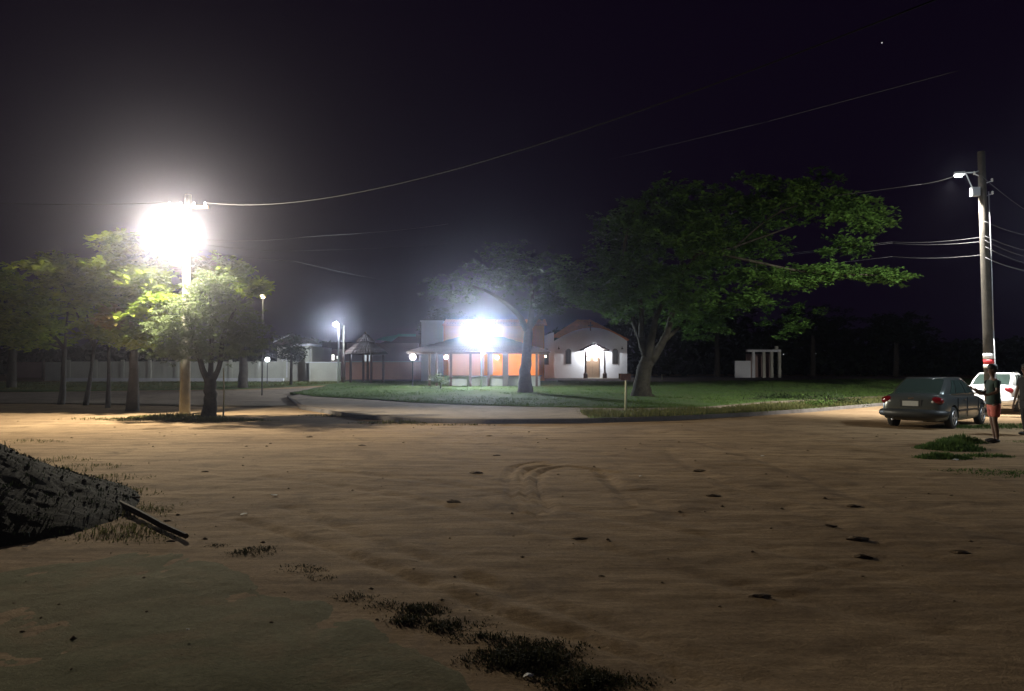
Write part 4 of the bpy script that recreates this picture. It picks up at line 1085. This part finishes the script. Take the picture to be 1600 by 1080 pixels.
# low shrubs on the right
def shrub(px, row, rx, h, n, lab, m='grass'):
    c = GR(px, row); pts = []
    t = thing('low_shrub', lab, 'shrub', c + Vector((0, 0, .1)))
    tips = np.array([(random.gauss(0, rx * .5), random.gauss(0, rx * .25), abs(random.gauss(0, h * .5))) for _ in range(n)])
    st = MB()
    for p in tips[:: max(1, n // 40)]: st.tube([(p[0] * .3, p[1] * .3, -.05), tuple(p)], [.012, .004], 4, cap=False)
    st.build('stems', 'barkd', t, fix=False)
    Q = np.repeat(tips, 7, 0) + RNG.normal(0, .07, (n * 7, 3)); a = RNG.uniform(0, 6.28, len(Q)); e = RNG.uniform(-.2, 1.1, len(Q))
    leaves(Q, np.stack([np.cos(a) * np.cos(e), np.sin(a) * np.cos(e), np.sin(e)], 1), .10, m, 'foliage', t)
shrub(1225, 627, 1.8, .25, 180, 'dark low hedge lying along the pavement right of the big tree', 'leafd')
shrub(1300, 636, 1.3, .35, 200, 'rounded dark shrub on the verge nearest the parked silver car', 'leafd')
shrub(1275, 640, .7, .25, 80, 'small shrub left of the rounded dark shrub', 'grass')

# dark wood behind everything: one mass
N = 26000
cx = RNG.uniform(-75, 110, N); cy = RNG.uniform(94, 120, N)
toph = 2.5 + 2.6 * (fbm(cx * .05, cy * 0 + 1, 3) + .5) + 1.6 * fbm(cx * .3, cy * 0 + 9, 3)
toph = np.where((cx > 5), toph + 3.0 * np.exp(-((cx - 28) / 22) ** 2), toph)
czz = RNG.random(N) ** .7 * toph + .6
Pw = np.stack([cx, cy, czz], 1); dr_ = RNG.normal(size=(N, 3))
o = leaves(Pw, dr_, .9, 'leafd', 'far_woodland', None, aspect=.8)
tag(o, 'dark mass of far trees behind the square', kind='stuff')
hx = np.linspace(-300, 300, 90); hy = np.array([124, 150, 200, 290.0])
HX, HY = np.meshgrid(hx, hy)
HZ = .7 + np.array([0, 3.0, 5.0, 6.0])[:, None] * (1 + .8 * fbm(HX * .02, HY * .02, 3)) + 2.0 * np.exp(-((HX - 75) / 25) ** 2) * np.array([0, 1, 1, 1])[:, None]
o = npmesh('hills', np.stack([HX.ravel(), HY.ravel(), HZ.ravel()], 1), grid_faces(4, 90), 'leafd', smooth=True); tag(o, 'low black rise on the horizon', kind='structure')
# trees behind the chapel and on the right
for i, (px, dd, h, rr, lab) in enumerate(((1010, 86, 8.0, 4.0, 'dark tree close behind the right side of the chapel'), (1120, 84, 8.5, 4.5, 'dark tree rising behind the big almond tree'), (1270, 88, 7.5, 4.5, 'dark tree behind the distant lamps'), (1400, 84, 6.5, 4.0, 'dark tree above the silver car in the distance'), (700, 82, 6.8, 3.0, 'dark tree top behind the orange building'), (20, 52, 5.4, 2.6, 'dim tree at the left edge beyond the side road'))):
    far_tree(px, dd, h, rr, lab, 150, .25, 'leafd', .5, 'background_tree')

# ------------------------------------------------------------------ soil heap, plank, litter
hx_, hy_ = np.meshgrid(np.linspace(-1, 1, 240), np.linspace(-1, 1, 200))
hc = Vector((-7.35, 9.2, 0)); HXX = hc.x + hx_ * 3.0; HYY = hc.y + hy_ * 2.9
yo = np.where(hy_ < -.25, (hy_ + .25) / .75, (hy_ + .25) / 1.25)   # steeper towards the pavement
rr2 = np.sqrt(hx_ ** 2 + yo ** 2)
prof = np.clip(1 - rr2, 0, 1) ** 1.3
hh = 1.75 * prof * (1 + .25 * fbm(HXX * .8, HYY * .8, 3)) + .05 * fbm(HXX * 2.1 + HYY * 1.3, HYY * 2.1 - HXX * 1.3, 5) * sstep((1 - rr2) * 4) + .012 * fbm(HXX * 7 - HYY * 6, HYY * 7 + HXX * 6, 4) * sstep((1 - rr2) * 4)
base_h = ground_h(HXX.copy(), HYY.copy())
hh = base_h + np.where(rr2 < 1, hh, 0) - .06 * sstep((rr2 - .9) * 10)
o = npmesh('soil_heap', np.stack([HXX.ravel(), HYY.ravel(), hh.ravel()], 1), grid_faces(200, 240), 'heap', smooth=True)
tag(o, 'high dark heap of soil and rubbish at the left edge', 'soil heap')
sel = np.where((rr2.ravel() < .97) & (RNG.random(rr2.size) < .05))[0]
P = np.stack([HXX.ravel()[sel], HYY.ravel()[sel], hh.ravel()[sel] - .02], 1)
blades('heap_weeds', P, RNG.uniform(.02, .07, len(P)), 4, 'leafd', 'dark weeds sprouting from the soil heap', .05, .006, .8)
N = 4500
k_ = RNG.choice(np.where(rr2.ravel() < 1.04)[0], N); s_ = (.005 + .03 * RNG.random(N) ** 5)
c3 = np.stack([HXX.ravel()[k_] + RNG.normal(0, .03, N), HYY.ravel()[k_] + RNG.normal(0, .03, N), hh.ravel()[k_]], 1)
oc_ = np.array([[1, 0, 0], [-1, 0, 0], [0, 1, 0], [0, -1, 0], [0, 0, .8], [0, 0, -.8]])
vv = (c3[:, None, :] + oc_[None] * s_[:, None, None] * RNG.uniform(.5, 1.4, (N, 6, 1))).reshape(-1, 3)
of_ = np.array([[0, 2, 4], [2, 1, 4], [1, 3, 4], [3, 0, 4], [2, 0, 5], [1, 2, 5], [3, 1, 5], [0, 3, 5]])
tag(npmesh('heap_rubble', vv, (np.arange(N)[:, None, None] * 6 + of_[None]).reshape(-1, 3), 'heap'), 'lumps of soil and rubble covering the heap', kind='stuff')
a, b = GR(172, 783), GR(294, 843)
zv = lambda p, dz: Vector((p.x, p.y, hat(p.x, p.y) + dz))
A, B = zv(a, .05), zv(b, .035)
mb = MB(); dv = (B - A); mb.tube([A + dv * (k / 8) + Vector((random.uniform(-.01, .01), 0, random.uniform(-.004, .008))) for k in range(9)], [.04, .04, .038, .04, .037, .035, .035, .03, .026], 7)
tag(mb.build('wooden_pole', 'plank', None, False), 'long dark pole lying on the dirt at the foot of the soil heap', 'pole')
a2, b2 = GR(178, 786), GR(222, 781)
tag(MB().tube([zv(a2, .03), zv(a2.lerp(b2, .5), .05), zv(b2, .03)], [.025, .02, .012], 6).build('branch', 'plank', None, True), 'short dark branch lying across the end of the pole', 'branch')

def clod(px, row, s, label, i):
    c = GR(px, row); q = MB(); q.ball((0, 0, 0), 1, 9, 6)
    q.v = [(x * s * 1.6 * (1 + .35 * random.uniform(-1, 1)), y * s * (1 + .3 * random.uniform(-1, 1)), z * s * .32 * (1 + .3 * random.uniform(-1, 1))) for x, y, z in q.v]
    o = q.build('clod', 'clod', None, False, (c.x, c.y, hat(c.x, c.y) + s * .04))
    o.rotation_euler = (0, 0, random.uniform(-.4, .4)); tag(o, label, 'clod', 'dark clods scattered over the dirt')
for i, (px, row, s, lab) in enumerate([
    (745, 738, .07, 'dark clod left of the curved tyre tracks'), (708, 784, .06, 'dark clod in the middle of the dirt below the tracks'), (1094, 734, .075, 'largest dark clod, right of the curved tracks, standing up'),
    (1112, 774, .065, 'flat dark clod below the upright one on the right'), (1330, 790, .06, 'small dark clod alone on the right side of the dirt'), (1335, 845, .07, 'wide flat clod, upper of the pair on the right'),
    (1345, 872, .06, 'wide flat clod, lower of the pair on the right'), (1183, 934, .055, 'dark clod low in the middle right foreground'), (905, 842, .05, 'small clod right of centre foreground'),
    (566, 697, .05, 'small clod in the bright dirt right of the tree shadow'), (484, 684, .06, 'dark clod near the tip of the tree shadow'), (765, 682, .05, 'small clod in the bright dirt near the kerb'),
    (1292, 824, .05, 'flat clod above the pair on the right'), (323, 738, .04, 'tiny clod right of the soil heap in the bright dirt'), (776, 712, .05, 'small clod beside the top of the tracks'),
    (265, 812, .03, 'little clod just above the lying pole'), (272, 844, .035, 'little clod beside the lower end of the lying pole'), (1495, 865, .06, 'dark clod near the right edge of the foreground')]):
    clod(px, row, s, lab, i)
for i, (px, row, s, lab) in enumerate([(431, 775, .05, 'white paper scrap in the left middle of the dirt'), (384, 803, .045, 'pale scrap below and left of the white paper scrap'), (299, 996, .014, 'tiny white scrap on the foreground pavement'),
    (46, 855, .03, 'pale scrap at the foot of the soil heap'), (115, 747, .06, 'pale rubbish scrap among the weeds by the heap'), (1491, 719, .06, 'white scrap below the green grass clump'), (826, 1062, .03, 'crumpled pale wrapper in the dark weeds at the bottom edge'), (1190, 712, .04, 'pale pebble in the ruts at the right'), (1000, 745, .03, 'small pale pebble on the open dirt')]):
    c = GR(px, row); q = MB()
    k = 7; ring = [(s * random.uniform(.7, 1.3) * math.cos(6.283 * j / k), s * .7 * random.uniform(.6, 1.3) * math.sin(6.283 * j / k), random.uniform(0, s * .45)) for j in range(k)]
    q.add([(0, 0, s * .4)] + ring, [(0, j + 1, (j + 1) % k + 1) for j in range(k)])
    q.add([(0, 0, s * .36)] + [(x, y, z - .004) for x, y, z in ring], [(0, (j + 1) % k + 1, j + 1) for j in range(k)])
    o = q.build('litter_scrap', 'litter', None, False, (c.x, c.y, hat(c.x, c.y) + (.01 if row != 996 else .045)), fix=False)
    tag(o, lab, 'litter', 'pale scraps lying about')
# uncounted small stones and leaf bits
N = 800
y = 3.2 + 22 * RNG.random(N) ** 1.6; x = (RNG.uniform(-1, 1, N)) * (y * .70)
keep = (fbm(x * .7, y * .7, 3) > -.1) | (RNG.random(N) < .3); x, y = x[keep], y[keep]; N = len(x)
z = ground_h(x[:, None].copy(), y[:, None].copy())[:, 0]
s = (.004 + .018 * RNG.random(N) ** 3) * (1 + y * .05)
oct_ = np.array([[1, 0, 0], [-1, 0, 0], [0, 1, 0], [0, -1, 0], [0, 0, .6], [0, 0, -.6]])
v = (np.stack([x, y, z], 1)[:, None, :] + oct_[None] * s[:, None, None] * RNG.uniform(.6, 1.5, (N, 6, 1))).reshape(-1, 3)
of = np.array([[0, 2, 4], [2, 1, 4], [1, 3, 4], [3, 0, 4], [2, 0, 5], [1, 2, 5], [3, 1, 5], [0, 3, 5]])
f = (np.arange(N)[:, None, None] * 6 + of[None]).reshape(-1, 3)
tag(npmesh('gravel', v, f, 'clod'), 'small stones and leaf crumbs strewn on the dirt', kind='stuff')

# ------------------------------------------------------------------ cars
def evaluated(o):
    dg = bpy.context.evaluated_depsgraph_get()
    me = bpy.data.meshes.new_from_object(o.evaluated_get(dg)); return me

def make_car(name, label, loc, rz, paint, rear_m='bumper'):
    """sedan; +x forward, origin at ground centre"""
    t = thing(name, label, 'car', loc, rz)
    # station: x, half width, bottom z, shoulder z, top z
    S = [(-2.20, .60, .42, .60, .66), (-2.17, .74, .30, .66, .86), (-2.08, .80, .24, .74, .97), (-1.9, .835, .22, .80, .995), (-1.55, .85, .20, .84, 1.01), (-1.1, .86, .19, .86, .98), (-.5, .865, .18, .86, .93),
         (.2, .865, .18, .85, .92), (.8, .86, .18, .83, .92), (1.2, .855, .19, .80, .90), (1.6, .84, .20, .74, .82), (1.95, .79, .22, .66, .74), (2.12, .70, .26, .58, .64), (2.2, .55, .34, .5, .54)]
    vs, fs = [], []; prof_n = 0
    for x, w, zb, zs, zt in S:
        half = [(0, zb), (w * .86, zb), (w * .965, zb + .07), (w * .99, (zb + zs) / 2 - .04), (w, (zb + zs) / 2 + .08), (w * .975, zs), (w * .90, zt - (zt - zs) * .3), (w * .74, zt - .012), (w * .4, zt + .008), (0, zt + .012)]
        ring = [(x, y, z) for y, z in half] + [(x, -y, z) for y, z in half[-2:0:-1]]
        prof_n = len(ring); vs += ring
    for i in range(len(S) - 1):
        for k in range(prof_n):
            a, b = i * prof_n + k, i * prof_n + (k + 1) % prof_n
            fs.append((a, b, b + prof_n, a + prof_n))
    fs += [tuple(range(prof_n)), tuple(range((len(S) - 1) * prof_n, len(S) * prof_n))]
    mb = MB(); mb.add(vs, fs); body = mb.build('body', paint, t, True)
    sub = body.modifiers.new('s', 'SUBSURF'); sub.levels = sub.render_levels = 2
    cuts = []
    for wx in (-1.32, 1.33):
        c = MB().lathe((wx, -1.2, .31), [(.37, 0), (.37, 2.4)], 28, axis='Y').build('cut', 'rubber'); c.parent = t
        m = body.modifiers.new('b', 'BOOLEAN'); m.object = c; m.operation = 'DIFFERENCE'; m.solver = 'EXACT'; cuts.append(c)
    bpy.context.view_layer.update()
    me = evaluated(body); body.modifiers.clear(); body.data = me
    me.materials.clear(); me.materials.append(M[paint])
    me.polygons.foreach_set('use_smooth', [True] * len(me.polygons))
    for c in cuts: bpy.data.objects.remove(c)
    es = body.modifiers.new('e', 'EDGE_SPLIT'); es.split_angle = math.radians(38)
    # greenhouse
    ZB, ZR = .93, 1.40
    base = [(-1.72, .66), (-1.0, .775), (.2, .79), (.95, .74)]          # along the belt
    roof = [(-.92, .54), (-.62, .58), (.0, .59), (.30, .54)]
    def gh(u, v):    # u along 0..3, v 0 belt ..1 roof -> x, halfwidth, z with a bulge
        i = min(int(u), 2); q = u - i
        bx, bw = [base[i][j] * (1 - q) + base[i + 1][j] * q for j in (0, 1)]
        rx_, rw = [roof[i][j] * (1 - q) + roof[i + 1][j] * q for j in (0, 1)]
        bul = math.sin(math.pi * v) * .03
        e = .03 if i == 0 else 0
        return bx + (rx_ - bx) * v - (bul if u < .5 else -bul if u > 2.5 else 0), bw + (rw - bw) * v + bul, ZB + .02 + (ZR - ZB) * v ** .96
    U = [0, .25, .5, .75, 1, 1.25, 1.5, 1.75, 2, 2.25, 2.5, 2.75, 3]; V = [-.12, 0, .25, .5, .75, .93, 1.0]
    mb = MB(); vs = []; fs = []
    for v_ in V:
        ring = [gh(u, max(v_, 0)) for u in U]
        dz = -.08 if v_ < 0 else (0.02 if v_ == 1.0 else 0)
        sc = .95 if v_ == 1.0 else 1
        up_ = [(x, w * sc, z + dz) for x, w, z in ring]
        vs += up_ + [(x, -w, z) for x, w, z in up_[::-1]]
    n = len(U) * 2
    for j in range(len(V) - 1):
        for k in range(n):
            a, b = j * n + k, j * n + (k + 1) % n; fs.append((a, b, b + n, a + n))
    top = (len(V) - 1) * n
    h = len(U)
    for k in range(h - 1): fs.append((top + k, top + k + 1, top + n - 2 - k, top + n - 1 - k))
    mb.add(vs, fs); mb.build('cabin', paint, t, True)
    def surf(u, v, side, off=.012):
        x, w, z = gh(u, v); return Vector((x, side * (w + off), z))
    def side_win(u0, u1, side, slope0=0, slope1=0):
        mb = MB(); vs, fs = [], []; K = 8
        for j in range(K + 1):
            v_ = .06 + .80 * j / K
            for i in range(K + 1):
                lo_, hi_ = u0 + slope0 * (j / K), u1 - slope1 * (j / K)
                vs.append(surf(lo_ + (hi_ - lo_) * i / K, v_, side))
        for j in range(K):
            for i in range(K):
                a = j * (K + 1) + i; fs.append((a, a + 1, a + K + 2, a + K + 1))
        mb.add(vs, fs); return mb.build('side_window', 'carglass', t, True, fix=False)
    for sd_ in (-1, 1):
        side_win(.55, .98, sd_, .12, 0); side_win(1.04, 1.68, sd_); side_win(1.76, 2.62, sd_, 0, .10)
        for u0, u1 in ((.55, 2.62),):
            pts = [surf(u0 + (u1 - u0) * k / 14, .035, sd_, .016) for k in range(15)]
            MB().tube(pts, .009, 5).build('belt_trim', 'chrome', t, True)
        for x in (-.42, .62):
            MB().box((x, sd_ * .868, .80), (.17, .02, .03)).build('door_handle', paint, t)
        for x in (-1.02, -.18, .88):
            MB().box((x, sd_ * .864, .58), (.008, .02, .56)).build('door_seam', 'rubber', t)
        MB().box((0, sd_ * .872, .50), (1.9, .016, .05)).build('rub_strip', 'bumper', t)
        m_ = MB(); m_.ball((.80, sd_ * .92, .99), .1, 10, 8, (.55, 1.0, .7)); m_.box((.82, sd_ * .82, .96), (.06, .14, .04)); m_.build('side_mirror', paint, t, True)
        # lamps
        mb = MB(); mb.ball((-2.085, sd_ * .63, .79), .16, 14, 10, (.55, 1.2, .78)); mb.build('tail_light', 'redlens', t, True)
        mb = MB(); mb.ball((-2.135, sd_ * .56, .76), .06, 10, 8, (.8, 1, 1)); mb.build('reverse_light', 'clearlens', t, True)
        mb = MB(); mb.ball((2.03, sd_ * .6, .62), .14, 12, 8, (.6, 1.2, .6)); mb.build('headlight', 'clearlens', t, True)
    def end_glass(name_, u, u_in, rear=True):
        mb = MB(); vs, fs = [], []; K = 8
        for j in range(K + 1):
            v_ = .05 + .86 * j / K; x, w, z = gh(u, v_)
            off = -.014 if rear else .014
            for i in range(K + 1):
                s_ = -1 + 2 * i / K
                vs.append((x + off * 1.2, w * .90 * s_, z + .012))
        for j in range(K):
            for i in range(K):
                a = j * (K + 1) + i; fs.append((a, a + 1, a + K + 2, a + K + 1))
        mb.add(vs, fs); mb.build(name_, 'carglass', t, True, fix=False)
    end_glass('rear_window', 0, 0); end_glass('windscreen', 3, 0, False)
    # bumpers, plate, seam
    mb = MB(); mb.tube([(-1.75, .845, .46), (-2.05, .81, .45), (-2.2, .62, .44), (-2.245, .3, .44), (-2.25, 0, .44), (-2.245, -.3, .44), (-2.2, -.62, .44), (-2.05, -.81, .45), (-1.75, -.845, .46)], [.05, .10, .12, .125, .125, .125, .12, .10, .05], 10); mb.build('rear_bumper', rear_m, t, True)
    mb = MB(); mb.tube([(1.8, .82, .42), (2.1, .74, .40), (2.24, .4, .40), (2.26, 0, .40), (2.24, -.4, .40), (2.1, -.74, .40), (1.8, -.82, .42)], [.05, .1, .11, .11, .11, .1, .05], 10); mb.build('front_bumper', rear_m, t, True)
    MB().box((-2.205, 0, .72), (.02, .42, .14)).build('number_plate', 'plate', t)
    MB().box((-2.19, 0, .72), (.02, .56, .20)).build('plate_recess', 'bumper', t)
    MB().box((-2.155, 0, .865), (.03, .14, .035)).build('boot_badge', 'chrome', t)
    MB().tube([(-2.21, .45, .27), (-2.32, .45, .26)], .03, 8).build('exhaust', 'zinc', t, True)
    # wheels
    for wx in (-1.32, 1.33):
        for sd_ in (-1, 1):
            w = bpy.data.objects.new('wheel', None); COL.objects.link(w); w.parent = t; w.location = (wx, sd_ * .755, .31)
            MB().lathe((0, -.095, 0), [(.2, .0), (.285, .0), (.31, .03), (.31, .16), (.285, .19), (.2, .19)], 28, 'Y').build('tyre', 'rubber', w, True)
            q = MB(); q.lathe((0, -.085, 0), [(.21, 0), (.21, .17)], 24, 'Y')
            r1 = q.build('rim', 'bumper', w)
            q = MB()
            for k in range(6):
                a = 6.283 * k / 6; q.box((.11 * math.cos(a), sd_ * .092, .11 * math.sin(a)), (.20, .012, .045))
                q.v[-8:] = [tuple(Matrix.Rotation(-a, 3, 'Y') @ (Vector(p) - Vector((.11 * math.cos(a), sd_ * .092, .11 * math.sin(a)))) + Vector((.11 * math.cos(a), sd_ * .092, .11 * math.sin(a)))) for p in q.v[-8:]]
            q.lathe((0, sd_ * .092 - .01, 0), [(.05, 0), (.05, .02)], 12, 'Y')
            n_r = 24
            q.tube([(.2 * math.cos(6.283 * k / n_r), sd_ * .092, .2 * math.sin(6.283 * k / n_r)) for k in range(n_r + 1)], .014, 6)
            q.build('spokes', 'alloy', w)
    return t

def heading(az): return math.radians(90 - az)
p = GR(1420, 665)
cc = Vector((W(1420, 540, 21.8).x, 21.8, 0)) + Vector((math.sin(math.radians(48)), math.cos(math.radians(48)), 0)) * 2.05
make_car('parked_car', 'silver-green sedan parked with its dark rear towards the crossing', (cc.x, cc.y, hat(cc.x, cc.y) - .01), heading(46), 'silver', 'bumper')
p = G(1568, 28.6)
cc = Vector((p.x + .9, p.y + 1.6, 0))
make_car('parked_car', 'white sedan half hidden behind the person at the right edge', (cc.x, cc.y, gz(cc.y) + .08), heading(44), 'carwhite', 'carwhite')

# ------------------------------------------------------------------ people
def skin_obj(name, chains, m, parent, sub=2):
    """chains: list of [(co, r|(rx,ry)), ...]; a point given by index (int) joins an existing vertex"""
    vs, es, rs = [], [], []
    for ch in chains:
        prev = None
        for it in ch:
            if isinstance(it, int): idx = it
            else:
                vs.append(it[0]); rs.append(it[1] if hasattr(it[1], '__len__') else (it[1], it[1])); idx = len(vs) - 1
            if prev is not None: es.append((prev, idx))
            prev = idx
    me = bpy.data.meshes.new(name); me.from_pydata(vs, es, [])
    o = bpy.data.objects.new(name, me); COL.objects.link(o)
    md = o.modifiers.new('skin', 'SKIN'); md.use_smooth_shade = True
    for i, r in enumerate(rs): me.skin_vertices[0].data[i].radius = r
    me.skin_vertices[0].data[0].use_root = True
    sb = o.modifiers.new('sub', 'SUBSURF'); sb.levels = sb.render_levels = sub
    bpy.context.view_layer.update()
    m2 = evaluated(o); bpy.data.objects.remove(o)
    return link(m2, name, m, parent, True)

def person(label, loc, rz, top_m, low_m, armL, armR, short=True, stance=.10, hairlong=False):
    """faces +x; left is +y"""
    t = thing('person', label, 'person', loc, rz)
    s = stance
    body = [
        [((0, 0, .95), (.13, .15)), ((0, 0, 1.10), (.11, .14)), ((.01, 0, 1.28), (.125, .165)), ((.0, 0, 1.40), (.11, .17)), ((.0, 0, 1.47), (.06, .07)), ((.02, 0, 1.54), .052), ((.03, 0, 1.60), .065), ((.035, 0, 1.67), (.095, .078)), ((.025, 0, 1.735), (.085, .07))],
        [0, ((.0, s * .9, .88), .095), ((.02, s * 1.0, .70), .082), ((.03, s * 1.05, .50), .055), ((.0, s * 1.1, .34), .056), ((-.02, s * 1.1, .10), .034), ((.0, s * 1.15, .05), .036), ((.12, s * 1.3, .03), .03)],
        [0, ((.0, -s * .9, .88), .095), ((-.02, -s * 1.0, .70), .082), ((.0, -s * 1.05, .50), .055), ((-.04, -s * 1.1, .34), .056), ((-.06, -s * 1.1, .10), .034), ((-.04, -s * 1.15, .05), .036), ((.08, -s * 1.3, .03), .03)],
    ]
    for side, arm in ((1, armL), (-1, armR)):
        sh = ((0, side * .17, 1.415), .055)
        body.append([3, sh, (arm[0], .042), (arm[1], .030), (arm[2], .022), (tuple(Vector(arm[2]) + (Vector(arm[2]) - Vector(arm[1])).normalized() * .07), (.034, .018))])
    b = skin_obj('body', body, 'skin', t)
    # fingers
    for side, arm in ((1, armL), (-1, armR)):
        d_ = (Vector(arm[2]) - Vector(arm[1])).normalized(); hnd = Vector(arm[2]) + d_ * .07
        sx = d_.cross(Vector((0, 0, 1))); sx = sx.normalized() if sx.length > .1 else Vector((0, 1, 0)); nn = sx.cross(d_)
        q = MB()
        for k, (o_, L) in enumerate(((-.027, .06), (-.009, .072), (.009, .068), (.027, .052))):
            p = hnd + sx * o_; q.tube([p - d_ * .01, p + d_ * L * .5 - nn * .008, p + d_ * L * .85 - nn * .03], [.0095, .0085, .006], 6)
        p = hnd - d_ * .045 + sx * (.03 * side); q.tube([p, p + sx * .03 * side + d_ * .02, p + sx * .035 * side + d_ * .05], [.012, .010, .007], 6)
        q.build('fingers', 'skin', t, True)
    # head details
    q = MB(); q.ball((.132, 0, 1.655), .017, 8, 6, (1, .8, 1.3)); q.ball((.03, .083, 1.66), .025, 8, 6, (.9, .35, 1.3)); q.ball((.03, -.083, 1.66), .025, 8, 6, (.9, .35, 1.3)); q.build('nose_and_ears', 'skin', t, True)
    for e in (.033, -.033): MB().ball((.118, e, 1.685), .011, 8, 6).build('eye', 'black', t, True)
    MB().ball((.117, 0, 1.612), .02, 8, 5, (.5, 1.2, .25)).build('mouth', 'shorts', t, True)
    q = MB(); q.ball((.012, 0, 1.725), .105, 14, 10, (1.02, .88, .82)); q.ball((-.03, 0, 1.67), .085, 12, 8, (.8, .98, 1.0)); q.build('hair', 'hair', t, True)
    # shirt
    sl = [[((0, 0, .84), (.165, .195)), ((0, 0, .92), (.16, .185)), ((0, 0, 1.10), (.14, .165)), ((.01, 0, 1.28), (.15, .185)), ((0, 0, 1.41), (.125, .185)), ((0, 0, 1.455), (.07, .085))]]
    for side, arm in ((1, armL), (-1, armR)):
        e_ = Vector((0, side * .17, 1.415)).lerp(Vector(arm[0]), .75)
        sl.append([4, ((0, side * .18, 1.41), .072), (tuple(e_), .060)])
    skin_obj('shirt', sl, top_m, t)
    if short:
        legs = [[((0, 0, .96), (.145, .165)), ((0, 0, .88), (.14, .17))], [1, ((.0, s * .95, .80), .115), ((.02, s * 1.0, .56), .10)], [1, ((.0, -s * .95, .80), .115), ((-.02, -s * 1.0, .56), .10)]]
    else:
        legs = [[((0, 0, .96), (.145, .165)), ((0, 0, .88), (.14, .17))], [1, ((.02, s * .98, .70), .10), ((.03, s * 1.05, .50), .075), ((-.02, s * 1.1, .10), .062)], [1, ((-.02, -s * .98, .70), .10), ((.0, -s * 1.05, .50), .075), ((-.06, -s * 1.1, .10), .062)]]
    skin_obj('shorts' if short else 'trousers', legs, low_m, t)
    for sy, x in ((1, .0), (-1, -.04)):
        MB().ball((x + .06, sy * s * 1.2, .045), .065, 12, 8, (2.1, .78, .72)).build('shoe', 'shoe', t, True)
    return t
pd = GR(1551, 691)
person('person in dark green top and coral shorts standing at the roadside, looking left', (pd.x, pd.y, hat(pd.x, pd.y)), math.radians(172), 'shirt', 'shorts',
       ((.02, .24, 1.17), (.22, .16, 1.08), (.40, .12, 1.20)), ((.04, -.24, 1.16), (.23, -.17, 1.12), (.41, -.12, 1.24)))
q = GR(1600, 680)
pp = G(1603, 19.5)
person('person in black at the right edge of the picture, one arm hanging', (pp.x, pp.y, hat(pp.x, pp.y)), math.radians(190), 'black', 'black',
       ((-.02, .30, 1.16), (.03, .33, .93), (.08, .34, .74)), ((-.02, -.30, 1.16), (.03, -.33, .93), (.08, -.34, .74)), short=False)

# ------------------------------------------------------------------ night air
mb = MB(); mb.b2((-320, -60, -1.2), (320, 310, 17.5)); hz_ = mb.build('haze', 'white')
hm = bpy.data.materials.new('night_air'); hm.use_nodes = True
n, l = hm.node_tree.nodes, hm.node_tree.links
n.remove(n["Principled BSDF"])
pv = n.new("ShaderNodeVolumePrincipled")
pv.inputs['Color'].default_value = (.80, .80, 1.0, 1)
pv.inputs['Density'].default_value = HAZE_DENSITY
pv.inputs['Anisotropy'].default_value = HAZE_G
l.new(pv.outputs[0], n["Material Output"].inputs['Volume'])
hz_.data.materials.clear(); hz_.data.materials.append(hm)
tag(hz_, 'thin night haze over the whole place', kind='stuff')
